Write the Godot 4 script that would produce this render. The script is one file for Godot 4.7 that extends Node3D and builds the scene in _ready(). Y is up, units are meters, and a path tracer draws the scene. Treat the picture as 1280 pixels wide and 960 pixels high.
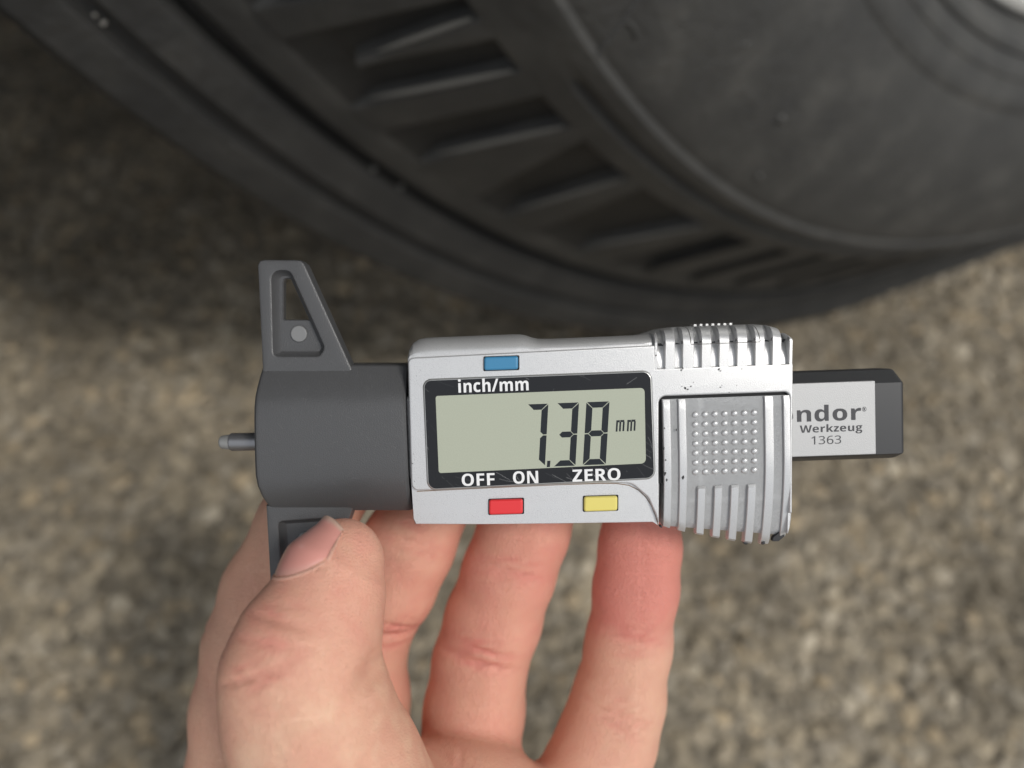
extends Node3D
# A digital tread depth gauge held in a left hand in front of a trailer tyre on worn asphalt.

const MM := 0.001
const DRAW := 0.11128 * MM          # one unit of the gauge drawing below (nine to the millimetre)
const DRAW_ROLL := 0.0349           # the drawing was taken with the gauge turned by two degrees

var M := {}
var rng := RandomNumberGenerator.new()
var cam_frame: Transform3D

# ------------------------------------------------------------------ small helpers

func tag(o: Node, label := "", category := "", group := "", kind := "") -> Node:
	if label: o.set_meta("label", label)
	if category: o.set_meta("category", category)
	if group: o.set_meta("group", group)
	if kind: o.set_meta("kind", kind)
	return o

func base(called: String, at: Transform3D) -> Node3D:
	var o := Node3D.new()
	o.name = called
	add_child(o, true)
	o.transform = at
	return o

func put(called: String, mesh: Mesh, mat: Material, parent: Node = self, at := Transform3D()) -> MeshInstance3D:
	var o := MeshInstance3D.new()
	o.name = called
	o.mesh = mesh
	o.material_override = mat
	o.transform = at
	parent.add_child(o, true)
	return o

# Triangles (flat list of corners, clockwise from outside) to a mesh whose normals are smoothed across edges flatter than the crease angle.
func finish(t: PackedVector3Array, crease := 38.0, colors := PackedColorArray()) -> ArrayMesh:
	var n := t.size() / 3
	var fn := PackedVector3Array()
	fn.resize(n)
	var near := {}
	for i in n:
		var k := (t[i * 3 + 2] - t[i * 3]).cross(t[i * 3 + 1] - t[i * 3])
		fn[i] = k
		for c in 3:
			var key := Vector3i((t[i * 3 + c] * 200000.0).round())
			if not near.has(key): near[key] = PackedInt32Array()
			near[key].append(i)
	var least := cos(deg_to_rad(crease))
	var normals := PackedVector3Array()
	normals.resize(t.size())
	for i in n:
		var own := fn[i].normalized()
		for c in 3:
			var sum := Vector3.ZERO
			for j in near[Vector3i((t[i * 3 + c] * 200000.0).round())]:
				if fn[j].normalized().dot(own) > least: sum += fn[j]
			normals[i * 3 + c] = sum.normalized() if sum.length_squared() > 0.0 else own
	var a := []
	a.resize(Mesh.ARRAY_MAX)
	a[Mesh.ARRAY_VERTEX] = t
	a[Mesh.ARRAY_NORMAL] = normals
	if colors.size(): a[Mesh.ARRAY_COLOR] = colors
	var m := ArrayMesh.new()
	m.add_surface_from_arrays(Mesh.PRIMITIVE_TRIANGLES, a)
	return m

func outward(t: PackedVector3Array) -> PackedVector3Array:
	var volume := 0.0
	var mid := Vector3.ZERO
	for p in t: mid += p / t.size()
	for i in range(0, t.size(), 3):
		volume += (t[i] - mid).dot((t[i + 2] - mid).cross(t[i + 1] - mid))
	if volume < 0.0:
		for i in range(0, t.size(), 3):
			var k := t[i + 1]
			t[i + 1] = t[i + 2]
			t[i + 2] = k
	return t

# A closed skin over rings of points that all have the same number of points; the first and last ring are closed flat.
func loft(rings: Array, caps := true) -> PackedVector3Array:
	var t := PackedVector3Array()
	var n: int = rings[0].size()
	for k in rings.size() - 1:
		var a: PackedVector3Array = rings[k]
		var b: PackedVector3Array = rings[k + 1]
		for i in n:
			var j := (i + 1) % n
			t.append_array([a[i], a[j], b[j], a[i], b[j], b[i]])
	if caps:
		for e in [0, rings.size() - 1]:
			var r: PackedVector3Array = rings[e]
			var across := Vector3.ZERO
			for i in n: across += (r[i] - r[0]).cross(r[(i + 1) % n] - r[0])
			across = across.normalized()
			var u := across.cross(Vector3(0.31, 0.87, 0.38)).normalized()
			var v := across.cross(u)
			var flat := PackedVector2Array()
			for p in r: flat.append(Vector2(p.dot(u), p.dot(v)) * 10000.0)
			var tri := Geometry2D.triangulate_polygon(flat)
			if tri.is_empty(): tri = ears(flat)
			for i in range(0, tri.size(), 3):
				if e == 0: t.append_array([r[tri[i]], r[tri[i + 2]], r[tri[i + 1]]])
				else: t.append_array([r[tri[i]], r[tri[i + 1]], r[tri[i + 2]]])
			# which way the cap's triangles run is settled against the first side face
			if tri.size():
				var at := t.size() - tri.size()
				var cap_n := Vector3.ZERO
				for i in range(at, t.size(), 3): cap_n += (t[i + 2] - t[i]).cross(t[i + 1] - t[i])
				var inner := Vector3.ZERO
				var other: PackedVector3Array = rings[1 if e == 0 else rings.size() - 2]
				for i in n: inner += (other[i] - r[i]) / n
				var side_out := side_is_outward(rings[0], rings[1])
				if (cap_n.dot(inner) < 0.0) != side_out:
					for i in range(at, t.size(), 3):
						var k := t[i + 1]
						t[i + 1] = t[i + 2]
						t[i + 2] = k
	return outward(t)

# Ear clipping that also takes outlines with nearly straight or doubled corners.
func ears(p: PackedVector2Array) -> PackedInt32Array:
	var out := PackedInt32Array()
	var left := range(p.size())
	var area := 0.0
	for i in p.size(): area += p[i].cross(p[(i + 1) % p.size()])
	var s := signf(area)
	while left.size() > 3:
		var cut := -1
		var flattest := 1e9
		var spare := 0
		for k in left.size():
			var a := p[left[(k + left.size() - 1) % left.size()]]
			var b := p[left[k]]
			var c := p[left[(k + 1) % left.size()]]
			var turn := (b - a).cross(c - b) * s
			if absf(turn) < flattest:
				flattest = absf(turn)
				spare = k
			if turn <= 1e-7: continue
			var free := true
			for j in left:
				var q := p[j]
				if q.is_equal_approx(a) or q.is_equal_approx(b) or q.is_equal_approx(c): continue
				if (b - a).cross(q - a) * s >= 0.0 and (c - b).cross(q - b) * s >= 0.0 and (a - c).cross(q - c) * s >= 0.0:
					free = false
					break
			if free:
				cut = k
				break
		if cut < 0: cut = spare
		out.append_array([left[(cut + left.size() - 1) % left.size()], left[cut], left[(cut + 1) % left.size()]])
		left.remove_at(cut)
	out.append_array([left[0], left[1], left[2]])
	return out

func side_is_outward(a: PackedVector3Array, b: PackedVector3Array) -> bool:
	var mid := Vector3.ZERO
	for i in a.size(): mid += (a[i] + b[i]) / (2.0 * a.size())
	var s := 0.0
	for i in a.size():
		var j := (i + 1) % a.size()
		var k := (b[j] - a[i]).cross(a[j] - a[i])
		s += k.dot((a[i] + b[j]) * 0.5 - mid)
	return s > 0.0

func inset(p: PackedVector2Array, by: float) -> PackedVector2Array:
	var out := PackedVector2Array()
	var n := p.size()
	var s := 1.0 if Geometry2D.is_polygon_clockwise(p) else -1.0
	for i in n:
		var a := (p[i] - p[(i + n - 1) % n]).normalized()
		var b := (p[(i + 1) % n] - p[i]).normalized()
		var k := (Vector2(a.y, -a.x) + Vector2(b.y, -b.x)).normalized()
		var c := maxf(0.4, k.dot(Vector2(a.y, -a.x)))
		out.append(p[i] + k * s * by / c)
	return out

func lift(p: PackedVector2Array, z: float) -> PackedVector3Array:
	var out := PackedVector3Array()
	for q in p: out.append(Vector3(q.x, q.y, z))
	return out

# A plate over an outline (metres) from z0 up to z1, its upper edge rounded.
func plate(p: PackedVector2Array, z0: float, z1: float, bevel: float, steps := 3) -> PackedVector3Array:
	var rings := [lift(p, z0)]
	for i in steps + 1:
		var a := PI / 2 * i / steps
		rings.append(lift(inset(p, bevel * (1.0 - cos(a))), z1 - bevel * (1.0 - sin(a))))
	return loft(rings)

# Rounds the corners of an outline: each entry is x, y, radius.
func rounded(list: Array, steps := 5) -> PackedVector2Array:
	var out := PackedVector2Array()
	var n := list.size()
	for i in n:
		var p := Vector2(list[i][0], list[i][1])
		var r: float = list[i][2]
		if r <= 0.0:
			out.append(p)
			continue
		var a := (Vector2(list[(i + n - 1) % n][0], list[(i + n - 1) % n][1]) - p).normalized()
		var b := (Vector2(list[(i + 1) % n][0], list[(i + 1) % n][1]) - p).normalized()
		var half := acos(clampf(a.dot(b), -1, 1)) / 2.0
		var reach := r / tan(half)
		var c := p + (a + b).normalized() * r / sin(half)
		var s := (p + a * reach - c).angle()
		var turn := wrapf((p + b * reach - c).angle() - s, -PI, PI)
		for k in steps + 1: out.append(c + Vector2.from_angle(s + turn * k / steps) * r)
	return out

# Gauge drawing units to the gauge's own axes (x along it, y up).
func G(x: float, y: float) -> Vector2:
	var d := Vector2(x - 640.0, 550.0 - y)
	return d.rotated(-DRAW_ROLL) * DRAW

func GP(p: PackedVector2Array) -> PackedVector2Array:
	var out := PackedVector2Array()
	for q in p: out.append(G(q.x, q.y))
	return out

func GR(list: Array, steps := 5) -> PackedVector2Array:
	return GP(rounded(list, steps))

func G3(x: float, y: float, z: float) -> Vector3:
	var p := G(x, y)
	return Vector3(p.x, p.y, z * MM)

func resample(p: PackedVector2Array, n: int) -> PackedVector2Array:
	var total := 0.0
	for i in p.size(): total += p[i].distance_to(p[(i + 1) % p.size()])
	var out := PackedVector2Array()
	var at := 0.0
	var i := 0
	for k in n:
		var want := total * k / n
		while at + p[i].distance_to(p[(i + 1) % p.size()]) < want and i < p.size() - 1:
			at += p[i].distance_to(p[(i + 1) % p.size()])
			i += 1
		var l := p[i].distance_to(p[(i + 1) % p.size()])
		out.append(p[i].lerp(p[(i + 1) % p.size()], (want - at) / l if l > 0.0 else 0.0))
	return out

func noise_image(size: int, frequency: float, kind := FastNoiseLite.TYPE_SIMPLEX, octaves := 4, seed_at := 1, ramp: Gradient = null, as_normal := false, strength := 4.0) -> NoiseTexture2D:
	var f := FastNoiseLite.new()
	f.noise_type = kind
	f.frequency = frequency
	f.fractal_octaves = octaves
	f.seed = seed_at
	if kind == FastNoiseLite.TYPE_CELLULAR: f.cellular_return_type = FastNoiseLite.RETURN_DISTANCE2_SUB
	var t := NoiseTexture2D.new()
	t.width = size
	t.height = size
	t.seamless = true
	t.noise = f
	t.as_normal_map = as_normal
	t.bump_strength = strength
	if ramp: t.color_ramp = ramp
	return t

func ramp(stops: Array) -> Gradient:
	var g := Gradient.new()
	var o := PackedFloat32Array()
	var c := PackedColorArray()
	for s in stops:
		o.append(s[0])
		c.append(s[1])
	g.offsets = o
	g.colors = c
	return g

func grey(v: float) -> Color:
	return Color(v, v, v).linear_to_srgb()

func mat(called: String, linear_color: Color, rough: float, metal := 0.0, spec := 0.5) -> StandardMaterial3D:
	var m := StandardMaterial3D.new()
	m.resource_name = called
	m.albedo_color = linear_color.linear_to_srgb()
	m.roughness = rough
	m.metallic = metal
	m.metallic_specular = spec
	M[called] = m
	return m

func triplanar(m: StandardMaterial3D, scale: float) -> void:
	m.uv1_triplanar = true
	m.uv1_scale = Vector3.ONE * scale

# ------------------------------------------------------------------ materials

func make_materials() -> void:
	var m := mat("silver paint", Color(0.67, 0.67, 0.67), 0.4, 0.55)
	m.normal_enabled = true
	m.normal_texture = noise_image(512, 0.16, FastNoiseLite.TYPE_SIMPLEX, 2, 3, null, true, 6.0)
	m.normal_scale = 0.07
	m.roughness_texture = noise_image(512, 0.02, FastNoiseLite.TYPE_SIMPLEX, 5, 5, ramp([[0.0, grey(0.75)], [1.0, Color.WHITE]]))
	m.albedo_texture = noise_image(512, 0.2, FastNoiseLite.TYPE_SIMPLEX, 3, 6, ramp([[0.06, grey(0.2)], [0.17, grey(0.82)], [0.6, grey(0.94)], [0.9, Color.WHITE]]))
	triplanar(m, 60.0)
	m = mat("textured paint", Color(0.47, 0.475, 0.48), 0.55, 0.4)
	m.normal_enabled = true
	m.normal_texture = noise_image(512, 0.25, FastNoiseLite.TYPE_SIMPLEX, 2, 8, null, true, 8.0)
	m.normal_scale = 0.5
	triplanar(m, 60.0)
	m = mat("black plastic", Color(0.024, 0.025, 0.028), 0.4)
	m = mat("grey plastic", Color(0.076, 0.0757, 0.077), 0.44)
	m.albedo_color = Color.WHITE
	m.albedo_texture = scratches(Color(0.076, 0.0757, 0.077), Color(0.15, 0.148, 0.145), 160, 9)
	m.heightmap_enabled = true
	m.heightmap_texture = noise_image(512, 0.12, FastNoiseLite.TYPE_SIMPLEX, 3, 9)
	m.heightmap_scale = 0.003
	m.roughness_texture = noise_image(512, 0.012, FastNoiseLite.TYPE_SIMPLEX, 5, 15, ramp([[0.2, grey(0.6)], [0.8, Color.WHITE]]))
	triplanar(m, 60.0)
	mat("black wear", Color(0.018, 0.018, 0.02), 0.55)
	mat("dark gap", Color(0.012, 0.012, 0.013), 0.8)
	mat("seam", Color(0.07, 0.065, 0.06), 0.7)
	m = mat("bezel rim", Color(0.42, 0.42, 0.41), 0.3, 0.7)
	m = mat("bezel black", Color(0.016, 0.0175, 0.02), 0.25, 0.0, 0.36)
	m.albedo_texture = scratches(Color(0.016, 0.0175, 0.02), Color(0.2, 0.2, 0.2), 520, 7)
	m.albedo_color = Color.WHITE
	m.uv1_triplanar = true
	m.uv1_scale = Vector3(26, 26, 26)
	m = mat("lcd", Color(0.43, 0.455, 0.355), 0.3)
	m.albedo_texture = noise_image(256, 0.2, FastNoiseLite.TYPE_SIMPLEX, 2, 21, ramp([[0.0, grey(0.88)], [1.0, Color.WHITE]]))
	triplanar(m, 90.0)
	m.clearcoat_enabled = true
	m.clearcoat = 0.5
	m.clearcoat_roughness = 0.12
	mat("lcd ink", Color(0.018, 0.022, 0.027), 0.45, 0.0, 0.3)
	mat("white print", Color(0.8, 0.8, 0.8), 0.5)
	mat("grey print", Color(0.05, 0.05, 0.055), 0.6)
	mat("blue button", Color(0.045, 0.22, 0.4), 0.38)
	mat("red button", Color(0.72, 0.03, 0.035), 0.38)
	mat("yellow button", Color(0.72, 0.62, 0.16), 0.42)
	m = mat("label metal", Color(0.44, 0.44, 0.44), 0.5, 0.35)
	m.normal_enabled = true
	m.normal_texture = M["silver paint"].normal_texture
	m.normal_scale = 0.1
	triplanar(m, 60.0)
	m = mat("pin metal", Color(0.25, 0.25, 0.26), 0.38, 0.75)
	m = mat("pin tip", Color(0.3, 0.3, 0.295), 0.55, 0.4)
	m = mat("boss", Color(0.2, 0.2, 0.2), 0.45)
	# tyre
	m = mat("rubber", Color(0.062, 0.062, 0.06), 0.62)
	m.albedo_color = Color.WHITE
	m.albedo_texture = noise_image(512, 0.012, FastNoiseLite.TYPE_SIMPLEX, 5, 31, ramp([[0.15, Color(0.042, 0.042, 0.041).linear_to_srgb()], [0.6, Color(0.055, 0.0545, 0.052).linear_to_srgb()], [0.9, Color(0.075, 0.073, 0.068).linear_to_srgb()]]))
	m.heightmap_enabled = true
	m.heightmap_texture = noise_image(512, 0.06, FastNoiseLite.TYPE_SIMPLEX, 4, 33)
	m.heightmap_scale = 0.03
	triplanar(m, 5.0)
	for kind in [["tread rubber", 0.48], ["pocket rubber", 0.42], ["shoulder rubber", 1.0], ["sidewall rubber", 1.1]]:  # tread and pocket copies darkened: shade painted into the rubber
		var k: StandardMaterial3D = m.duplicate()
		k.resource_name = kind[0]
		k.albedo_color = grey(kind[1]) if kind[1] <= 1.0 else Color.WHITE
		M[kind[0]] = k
	m = mat("rim", Color(0.62, 0.62, 0.6), 0.4, 0.5)
	# ground
	m = mat("asphalt", Color(0.1, 0.092, 0.08), 0.9, 0.0, 0.3)
	m.albedo_color = Color.WHITE
	m.albedo_texture = noise_image(1024, 0.02, FastNoiseLite.TYPE_SIMPLEX, 6, 41, ramp([[0.2, Color(0.155, 0.134, 0.102).linear_to_srgb()], [0.5, Color(0.24, 0.208, 0.158).linear_to_srgb()], [0.8, Color(0.31, 0.27, 0.207).linear_to_srgb()]]))
	m.heightmap_enabled = true
	m.heightmap_texture = noise_image(1024, 0.035, FastNoiseLite.TYPE_CELLULAR, 3, 43)
	m.heightmap_scale = 0.4
	m.uv1_triplanar = true
	m.uv1_world_triplanar = true
	m.uv1_scale = Vector3.ONE * 3.0
	m = mat("gravel", Color.WHITE, 0.85, 0.0, 0.35)
	m.vertex_color_use_as_albedo = true
	m = mat("loose stone", Color(0.22, 0.21, 0.19), 0.7)
	mat("chassis steel", Color(0.05, 0.05, 0.052), 0.6)
	# skin
	m = mat("skin", Color.WHITE, 0.5, 0.0, 0.42)
	m.vertex_color_use_as_albedo = true
	m.subsurf_scatter_enabled = true
	m.subsurf_scatter_strength = 0.08
	m.heightmap_enabled = true
	m.heightmap_texture = noise_image(512, 0.05, FastNoiseLite.TYPE_CELLULAR, 2, 51)
	m.heightmap_scale = 0.021
	m.roughness_texture = noise_image(512, 0.015, FastNoiseLite.TYPE_SIMPLEX, 4, 53, ramp([[0.2, grey(0.65)], [0.8, Color.WHITE]]))
	triplanar(m, 130.0)
	m = mat("nail", Color(0.58, 0.29, 0.235), 0.22, 0.0, 0.5)
	m.vertex_color_use_as_albedo = true
	m.albedo_color = Color.WHITE
	m.clearcoat_enabled = true
	m.clearcoat = 0.4
	m.clearcoat_roughness = 0.3

func scratches(ground: Color, line: Color, count: int, seed_at: int) -> ImageTexture:
	var im := Image.create(512, 512, false, Image.FORMAT_RGB8)
	im.fill(ground.linear_to_srgb())
	var r := RandomNumberGenerator.new()
	r.seed = seed_at
	for k in count:
		var p := Vector2(r.randf() * 512, r.randf() * 512)
		var d := Vector2.from_angle(r.randf_range(0.3, 1.2) if r.randf() < 0.7 else r.randf() * TAU)
		var c := ground.lerp(line, r.randf() ** 3).linear_to_srgb()
		for i in r.randi_range(4, 40):
			p += d
			d = d.rotated(r.randf_range(-0.05, 0.05))
			im.set_pixel(posmod(int(p.x), 512), posmod(int(p.y), 512), c)
	return ImageTexture.create_from_image(im)

# ------------------------------------------------------------------ main

func _ready() -> void:
	rng.seed = 20
	# camera: a phone held low over the ground, looking down
	var cam := Camera3D.new()
	cam.name = "camera"
	add_child(cam)
	var p := 0.976
	var roll := -0.0166
	var right := Vector3(1, 0, 0)
	var up := Vector3(0, cos(p), -sin(p))
	var ahead := Vector3(0, -sin(p), -cos(p))
	var r2 := right * cos(roll) + up * sin(roll)
	var u2 := up * cos(roll) - right * sin(roll)
	cam_frame = Transform3D(Basis(r2, u2, -ahead), Vector3(0, 0.3864, 0))
	cam.transform = cam_frame
	var lens := CameraAttributesPhysical.new()
	lens.frustum_focal_length = 23.53
	lens.frustum_near = 0.01
	lens.frustum_far = 200.0
	lens.frustum_focus_distance = 0.1035
	lens.exposure_aperture = 9.0
	cam.attributes = lens
	cam.current = true
	# overcast sky
	var sky := ProceduralSkyMaterial.new()
	sky.sky_top_color = Color(0.93, 0.95, 0.98)
	sky.sky_horizon_color = Color(0.86, 0.88, 0.9)
	sky.sky_curve = 0.15
	sky.sky_energy_multiplier = 0.8
	sky.ground_bottom_color = Color(0.3, 0.29, 0.27)
	sky.ground_horizon_color = Color(0.5, 0.49, 0.47)
	var e := Environment.new()
	e.background_mode = Environment.BG_SKY
	e.sky = Sky.new()
	e.sky.sky_material = sky
	e.tonemap_mode = Environment.TONE_MAPPER_LINEAR
	e.tonemap_exposure = 1.5
	e.sdfgi_enabled = true
	e.ssao_enabled = true
	e.ssil_enabled = true
	var w := WorldEnvironment.new()
	w.name = "world"
	w.environment = e
	add_child(w)
	var sun := DirectionalLight3D.new()
	sun.name = "sun"
	sun.light_color = Color(1, 0.985, 0.96)
	sun.light_energy = 0.42
	sun.light_angular_distance = 14.0
	sun.shadow_enabled = true
	add_child(sun)
	sun.look_at_from_position(Vector3(0.65, 1.0, 0.42), Vector3.ZERO)

	make_materials()
	make_ground()
	make_wheel()
	make_chassis()
	make_gauge()
	make_hand()

# ------------------------------------------------------------------ ground

func make_ground() -> void:
	var t := PackedVector3Array()
	var s := 60.0
	t.append_array([Vector3(-s, 0, -s), Vector3(s, 0, -s), Vector3(s, 0, s), Vector3(-s, 0, -s), Vector3(s, 0, s), Vector3(-s, 0, s)])
	var o := put("asphalt_ground", finish(t), M["asphalt"])
	tag(o, "worn brown grey asphalt under the tyre and the hand", "", "", "structure")
	# the aggregate that stands out of the worn surface
	var ico := pebble(11)
	var mm := MultiMesh.new()
	mm.transform_format = MultiMesh.TRANSFORM_3D
	mm.use_colors = true
	mm.mesh = ico
	var n := 76000
	mm.instance_count = n
	var tones := [Color(0.12, 0.11, 0.093), Color(0.155, 0.138, 0.112), Color(0.19, 0.168, 0.132), Color(0.25, 0.205, 0.145), Color(0.17, 0.16, 0.143), Color(0.27, 0.25, 0.215), Color(0.085, 0.08, 0.072)]
	var weights := PackedFloat32Array([5, 6, 5, 2.2, 4, 1.4, 3])
	var patch := FastNoiseLite.new()
	patch.seed = 8
	patch.frequency = 7.0
	patch.fractal_octaves = 3
	for i in n:
		var near := i % 3 != 0
		var x := rng.randf_range(-0.55, 0.6) if near else rng.randf_range(-1.4, 1.4)
		var z := rng.randf_range(-0.75, 0.15) if near else rng.randf_range(-1.6, 0.6)
		var size := 0.0015 + 0.0044 * pow(rng.randf(), 2.0)
		if i % 260 == 0: size *= 1.6
		var b := Basis.from_euler(Vector3(rng.randf_range(-0.5, 0.5), rng.randf() * TAU, rng.randf_range(-0.5, 0.5))).scaled_local(Vector3(size * rng.randf_range(0.8, 1.4), size * rng.randf_range(0.35, 0.6), size))
		mm.set_instance_transform(i, Transform3D(b, Vector3(x, size * rng.randf_range(-0.22, 0.08), z)))
		var c: Color = tones[rng.rand_weighted(weights)]
		mm.set_instance_color(i, c.lerp(Color(0.19, 0.168, 0.135), 0.35) * rng.randf_range(1.3, 1.75) * (1.0 + 0.55 * patch.get_noise_2d(x, z)) * Color(1.05, 1.0, 0.9))
	var g := MultiMeshInstance3D.new()
	g.name = "gravel"
	g.multimesh = mm
	g.material_override = M["gravel"]
	add_child(g, true)
	tag(g, "small brown and grey stones set in the worn asphalt", "gravel", "", "stuff")

func pebble(seed_at: int) -> ArrayMesh:
	var s := SphereMesh.new()
	s.radius = 1.0
	s.height = 2.0
	s.radial_segments = 9
	s.rings = 5
	var a := s.get_mesh_arrays()
	var f := FastNoiseLite.new()
	f.seed = seed_at
	f.frequency = 0.7
	var v: PackedVector3Array = a[Mesh.ARRAY_VERTEX]
	var t := PackedVector3Array()
	for i in a[Mesh.ARRAY_INDEX]: t.append(v[i] * (1.0 + 0.45 * f.get_noise_3dv(v[i])))
	return finish(t, 50.0)

# ------------------------------------------------------------------ the wheel

const LAND_A := Vector2(0.4645, 0.1032)
const LAND_B := Vector2(0.3876, 0.1527)

func land(s: float, h := 0.0) -> Vector2:
	return LAND_A.lerp(LAND_B, s) + Vector2(0.541, 0.841) * h

func round_about(q: Vector2, deg: float) -> Vector3:
	var a := deg_to_rad(deg)
	return Vector3(-q.x * cos(a), maxf(q.x * sin(a), -0.489), q.y)

func lathe(profile: Array, from: float, to: float, steps: int, slot := false) -> PackedVector3Array:
	var t := PackedVector3Array()
	var rows := []
	for k in steps + 1:
		var a := lerpf(from, to, float(k) / steps)
		var row := PackedVector3Array()
		for q in profile:
			var v: Vector2 = q[0]
			if q.size() > 1: v -= Vector2(0.541, 0.841) * q[1] * (smoothstep(-35.0, -35.6, a) * (1.0 - smoothstep(-120.0, -121.0, a)))
			row.append(round_about(v, a))
		rows.append(row)
	for k in steps:
		var a: PackedVector3Array = rows[k]
		var b: PackedVector3Array = rows[k + 1]
		for i in profile.size() - 1:
			t.append_array([a[i], b[i + 1], a[i + 1], a[i], b[i], b[i + 1]])
	return t

func oriented(t: PackedVector3Array) -> PackedVector3Array:
	return t

func make_wheel() -> void:
	var n := Vector3(0.37685, 0, 0.92627)
	var wheel := base("trailer_wheel", Transform3D(Basis(Vector3(0.92627, 0, -0.37685), Vector3.UP, n), Vector3(0.263, 0.49, -0.4429)))
	tag(wheel, "big black trailer tyre on a pale rim standing on the asphalt behind the gauge", "wheel")
	var tread := [[Vector2(0.295, -0.12)], [Vector2(0.33, -0.15)], [Vector2(0.38, -0.155)], [Vector2(0.43, -0.135)], [Vector2(0.465, -0.11)], [Vector2(0.49, -0.104)], [Vector2(0.499, -0.1)], [Vector2(0.5, -0.096)]]
	for g in [-0.055, 0.0, 0.055]:
		for q in [Vector2(0.5, -0.006), Vector2(0.488, -0.004), Vector2(0.488, 0.004), Vector2(0.5, 0.006)]: tread.append([q + Vector2(0, g)])
	for q in [Vector2(0.5, 0.097), Vector2(0.4993, 0.1012), Vector2(0.497, 0.1033), Vector2(0.4872, 0.1045), Vector2(0.4856, 0.104), Vector2(0.4846, 0.1008), Vector2(0.4815, 0.1005), Vector2(0.4803, 0.104), Vector2(0.479, 0.1048), Vector2(0.470, 0.1046), Vector2(0.4682, 0.104), Vector2(0.466, 0.0975), Vector2(0.4632, 0.098)]: tread.append([q])
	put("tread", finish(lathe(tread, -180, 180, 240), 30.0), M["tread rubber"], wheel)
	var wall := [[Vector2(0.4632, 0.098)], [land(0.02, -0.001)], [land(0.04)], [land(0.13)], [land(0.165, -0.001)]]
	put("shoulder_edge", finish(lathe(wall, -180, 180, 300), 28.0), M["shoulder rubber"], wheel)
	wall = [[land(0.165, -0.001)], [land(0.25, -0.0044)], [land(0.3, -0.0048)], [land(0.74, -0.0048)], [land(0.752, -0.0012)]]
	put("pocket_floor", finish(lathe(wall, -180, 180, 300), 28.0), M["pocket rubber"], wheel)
	wall = [[land(0.752, -0.0012)], [land(0.765, -0.0002)], [land(0.78)], [land(0.862)], [land(0.868), 0.0006], [land(0.876), 0.0028], [land(0.905), 0.0028], [land(0.915), 0.0005], [land(0.925)], [land(0.965)], [land(0.98, -0.0004)], [land(0.995, -0.0024)], [land(1.02, -0.0028)]]
	put("shoulder", finish(lathe(wall, -180, 180, 420), 28.0), M["shoulder rubber"], wheel)
	wall = [[land(1.02, -0.0028)]]
	for q in [Vector2(0.38, 0.1527), Vector2(0.37, 0.1541), Vector2(0.36, 0.1546), Vector2(0.35, 0.1542), Vector2(0.34, 0.1528), Vector2(0.33, 0.1503), Vector2(0.322, 0.1475), Vector2(0.3205, 0.1478), Vector2(0.3175, 0.1472), Vector2(0.316, 0.1462), Vector2(0.311, 0.1438), Vector2(0.31, 0.1439), Vector2(0.307, 0.1426), Vector2(0.3055, 0.141), Vector2(0.3035, 0.1395), Vector2(0.3025, 0.1403), Vector2(0.3, 0.1392), Vector2(0.297, 0.134), Vector2(0.294, 0.127), Vector2(0.29, 0.115)]: wall.append([q])
	put("sidewall", finish(lathe(wall, -180, 180, 240), 28.0), M["sidewall rubber"], wheel)
	# raised blocks between the pockets of the shoulder: angle at the outer and inner end of both edges
	var blocks := [[-27.6, -28.9, -29.1, -29.9, 0.215], [-30.9, -30.9, -31.2, -32.0, 0.36], [-32.8, -33.8, -34.5, -35.5, 0.2], [-36.9, -37.8, -40.6, -39.0, 0.2], [-42.8, -43.0, -45.2, -44.3, 0.2], [-48.8, -50.6, -51.4, -52.4, 0.2]]
	for b in blocks:
		put("shoulder_block", block_mesh(b[0], b[1], b[2], b[3], b[4]), M["shoulder rubber"], wheel)
	var common := block_mesh(-1.0, -1.6, 1.2, 0.6, 0.2)
	var angle := -56.0
	while angle > -380.0:
		put("shoulder_block", common, M["shoulder rubber"], wheel, Transform3D(Basis(Vector3(0, 0, 1), -deg_to_rad(angle)), Vector3.ZERO))
		angle -= 4.4 if angle > -200.0 else 3.9
		if angle < -383.0: break
	# moulded line with two ticks, and moulding nubs, on the smooth sidewall
	var bar := PackedVector3Array()
	bar.append_array(ridge([[1.0, -34.6], [1.12, -33.9], [1.3, -33.0], [1.5, -32.2]], 0.0011, 0.0014))
	# lit lower lips of the pockets, highlight painted in as pale strips
	var lit := mat("dusty rubber", Color(0.13, 0.126, 0.115), 0.8)
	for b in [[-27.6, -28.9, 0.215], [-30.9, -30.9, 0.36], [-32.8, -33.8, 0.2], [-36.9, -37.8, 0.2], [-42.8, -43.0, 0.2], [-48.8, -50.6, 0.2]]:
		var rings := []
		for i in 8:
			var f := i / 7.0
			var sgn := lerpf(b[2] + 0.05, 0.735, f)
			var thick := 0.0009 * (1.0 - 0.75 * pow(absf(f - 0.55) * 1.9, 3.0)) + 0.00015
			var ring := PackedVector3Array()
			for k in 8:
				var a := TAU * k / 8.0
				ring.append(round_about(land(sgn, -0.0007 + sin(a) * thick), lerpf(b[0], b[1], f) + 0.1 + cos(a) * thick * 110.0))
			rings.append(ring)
		put("lit_ledge", finish(loft(rings), 60.0), lit, wheel)
	put("moulded_line", finish(bar, 50), M["sidewall rubber"], wheel)
	put("moulded_line", finish(ridge([[1.13, -33.7], [1.14, -34.3], [1.135, -34.9]], 0.0009, 0.0011), 50), M["sidewall rubber"], wheel)
	put("moulded_line", finish(ridge([[1.32, -32.8], [1.33, -33.3]], 0.0009, 0.0011), 50), M["sidewall rubber"], wheel)
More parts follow.
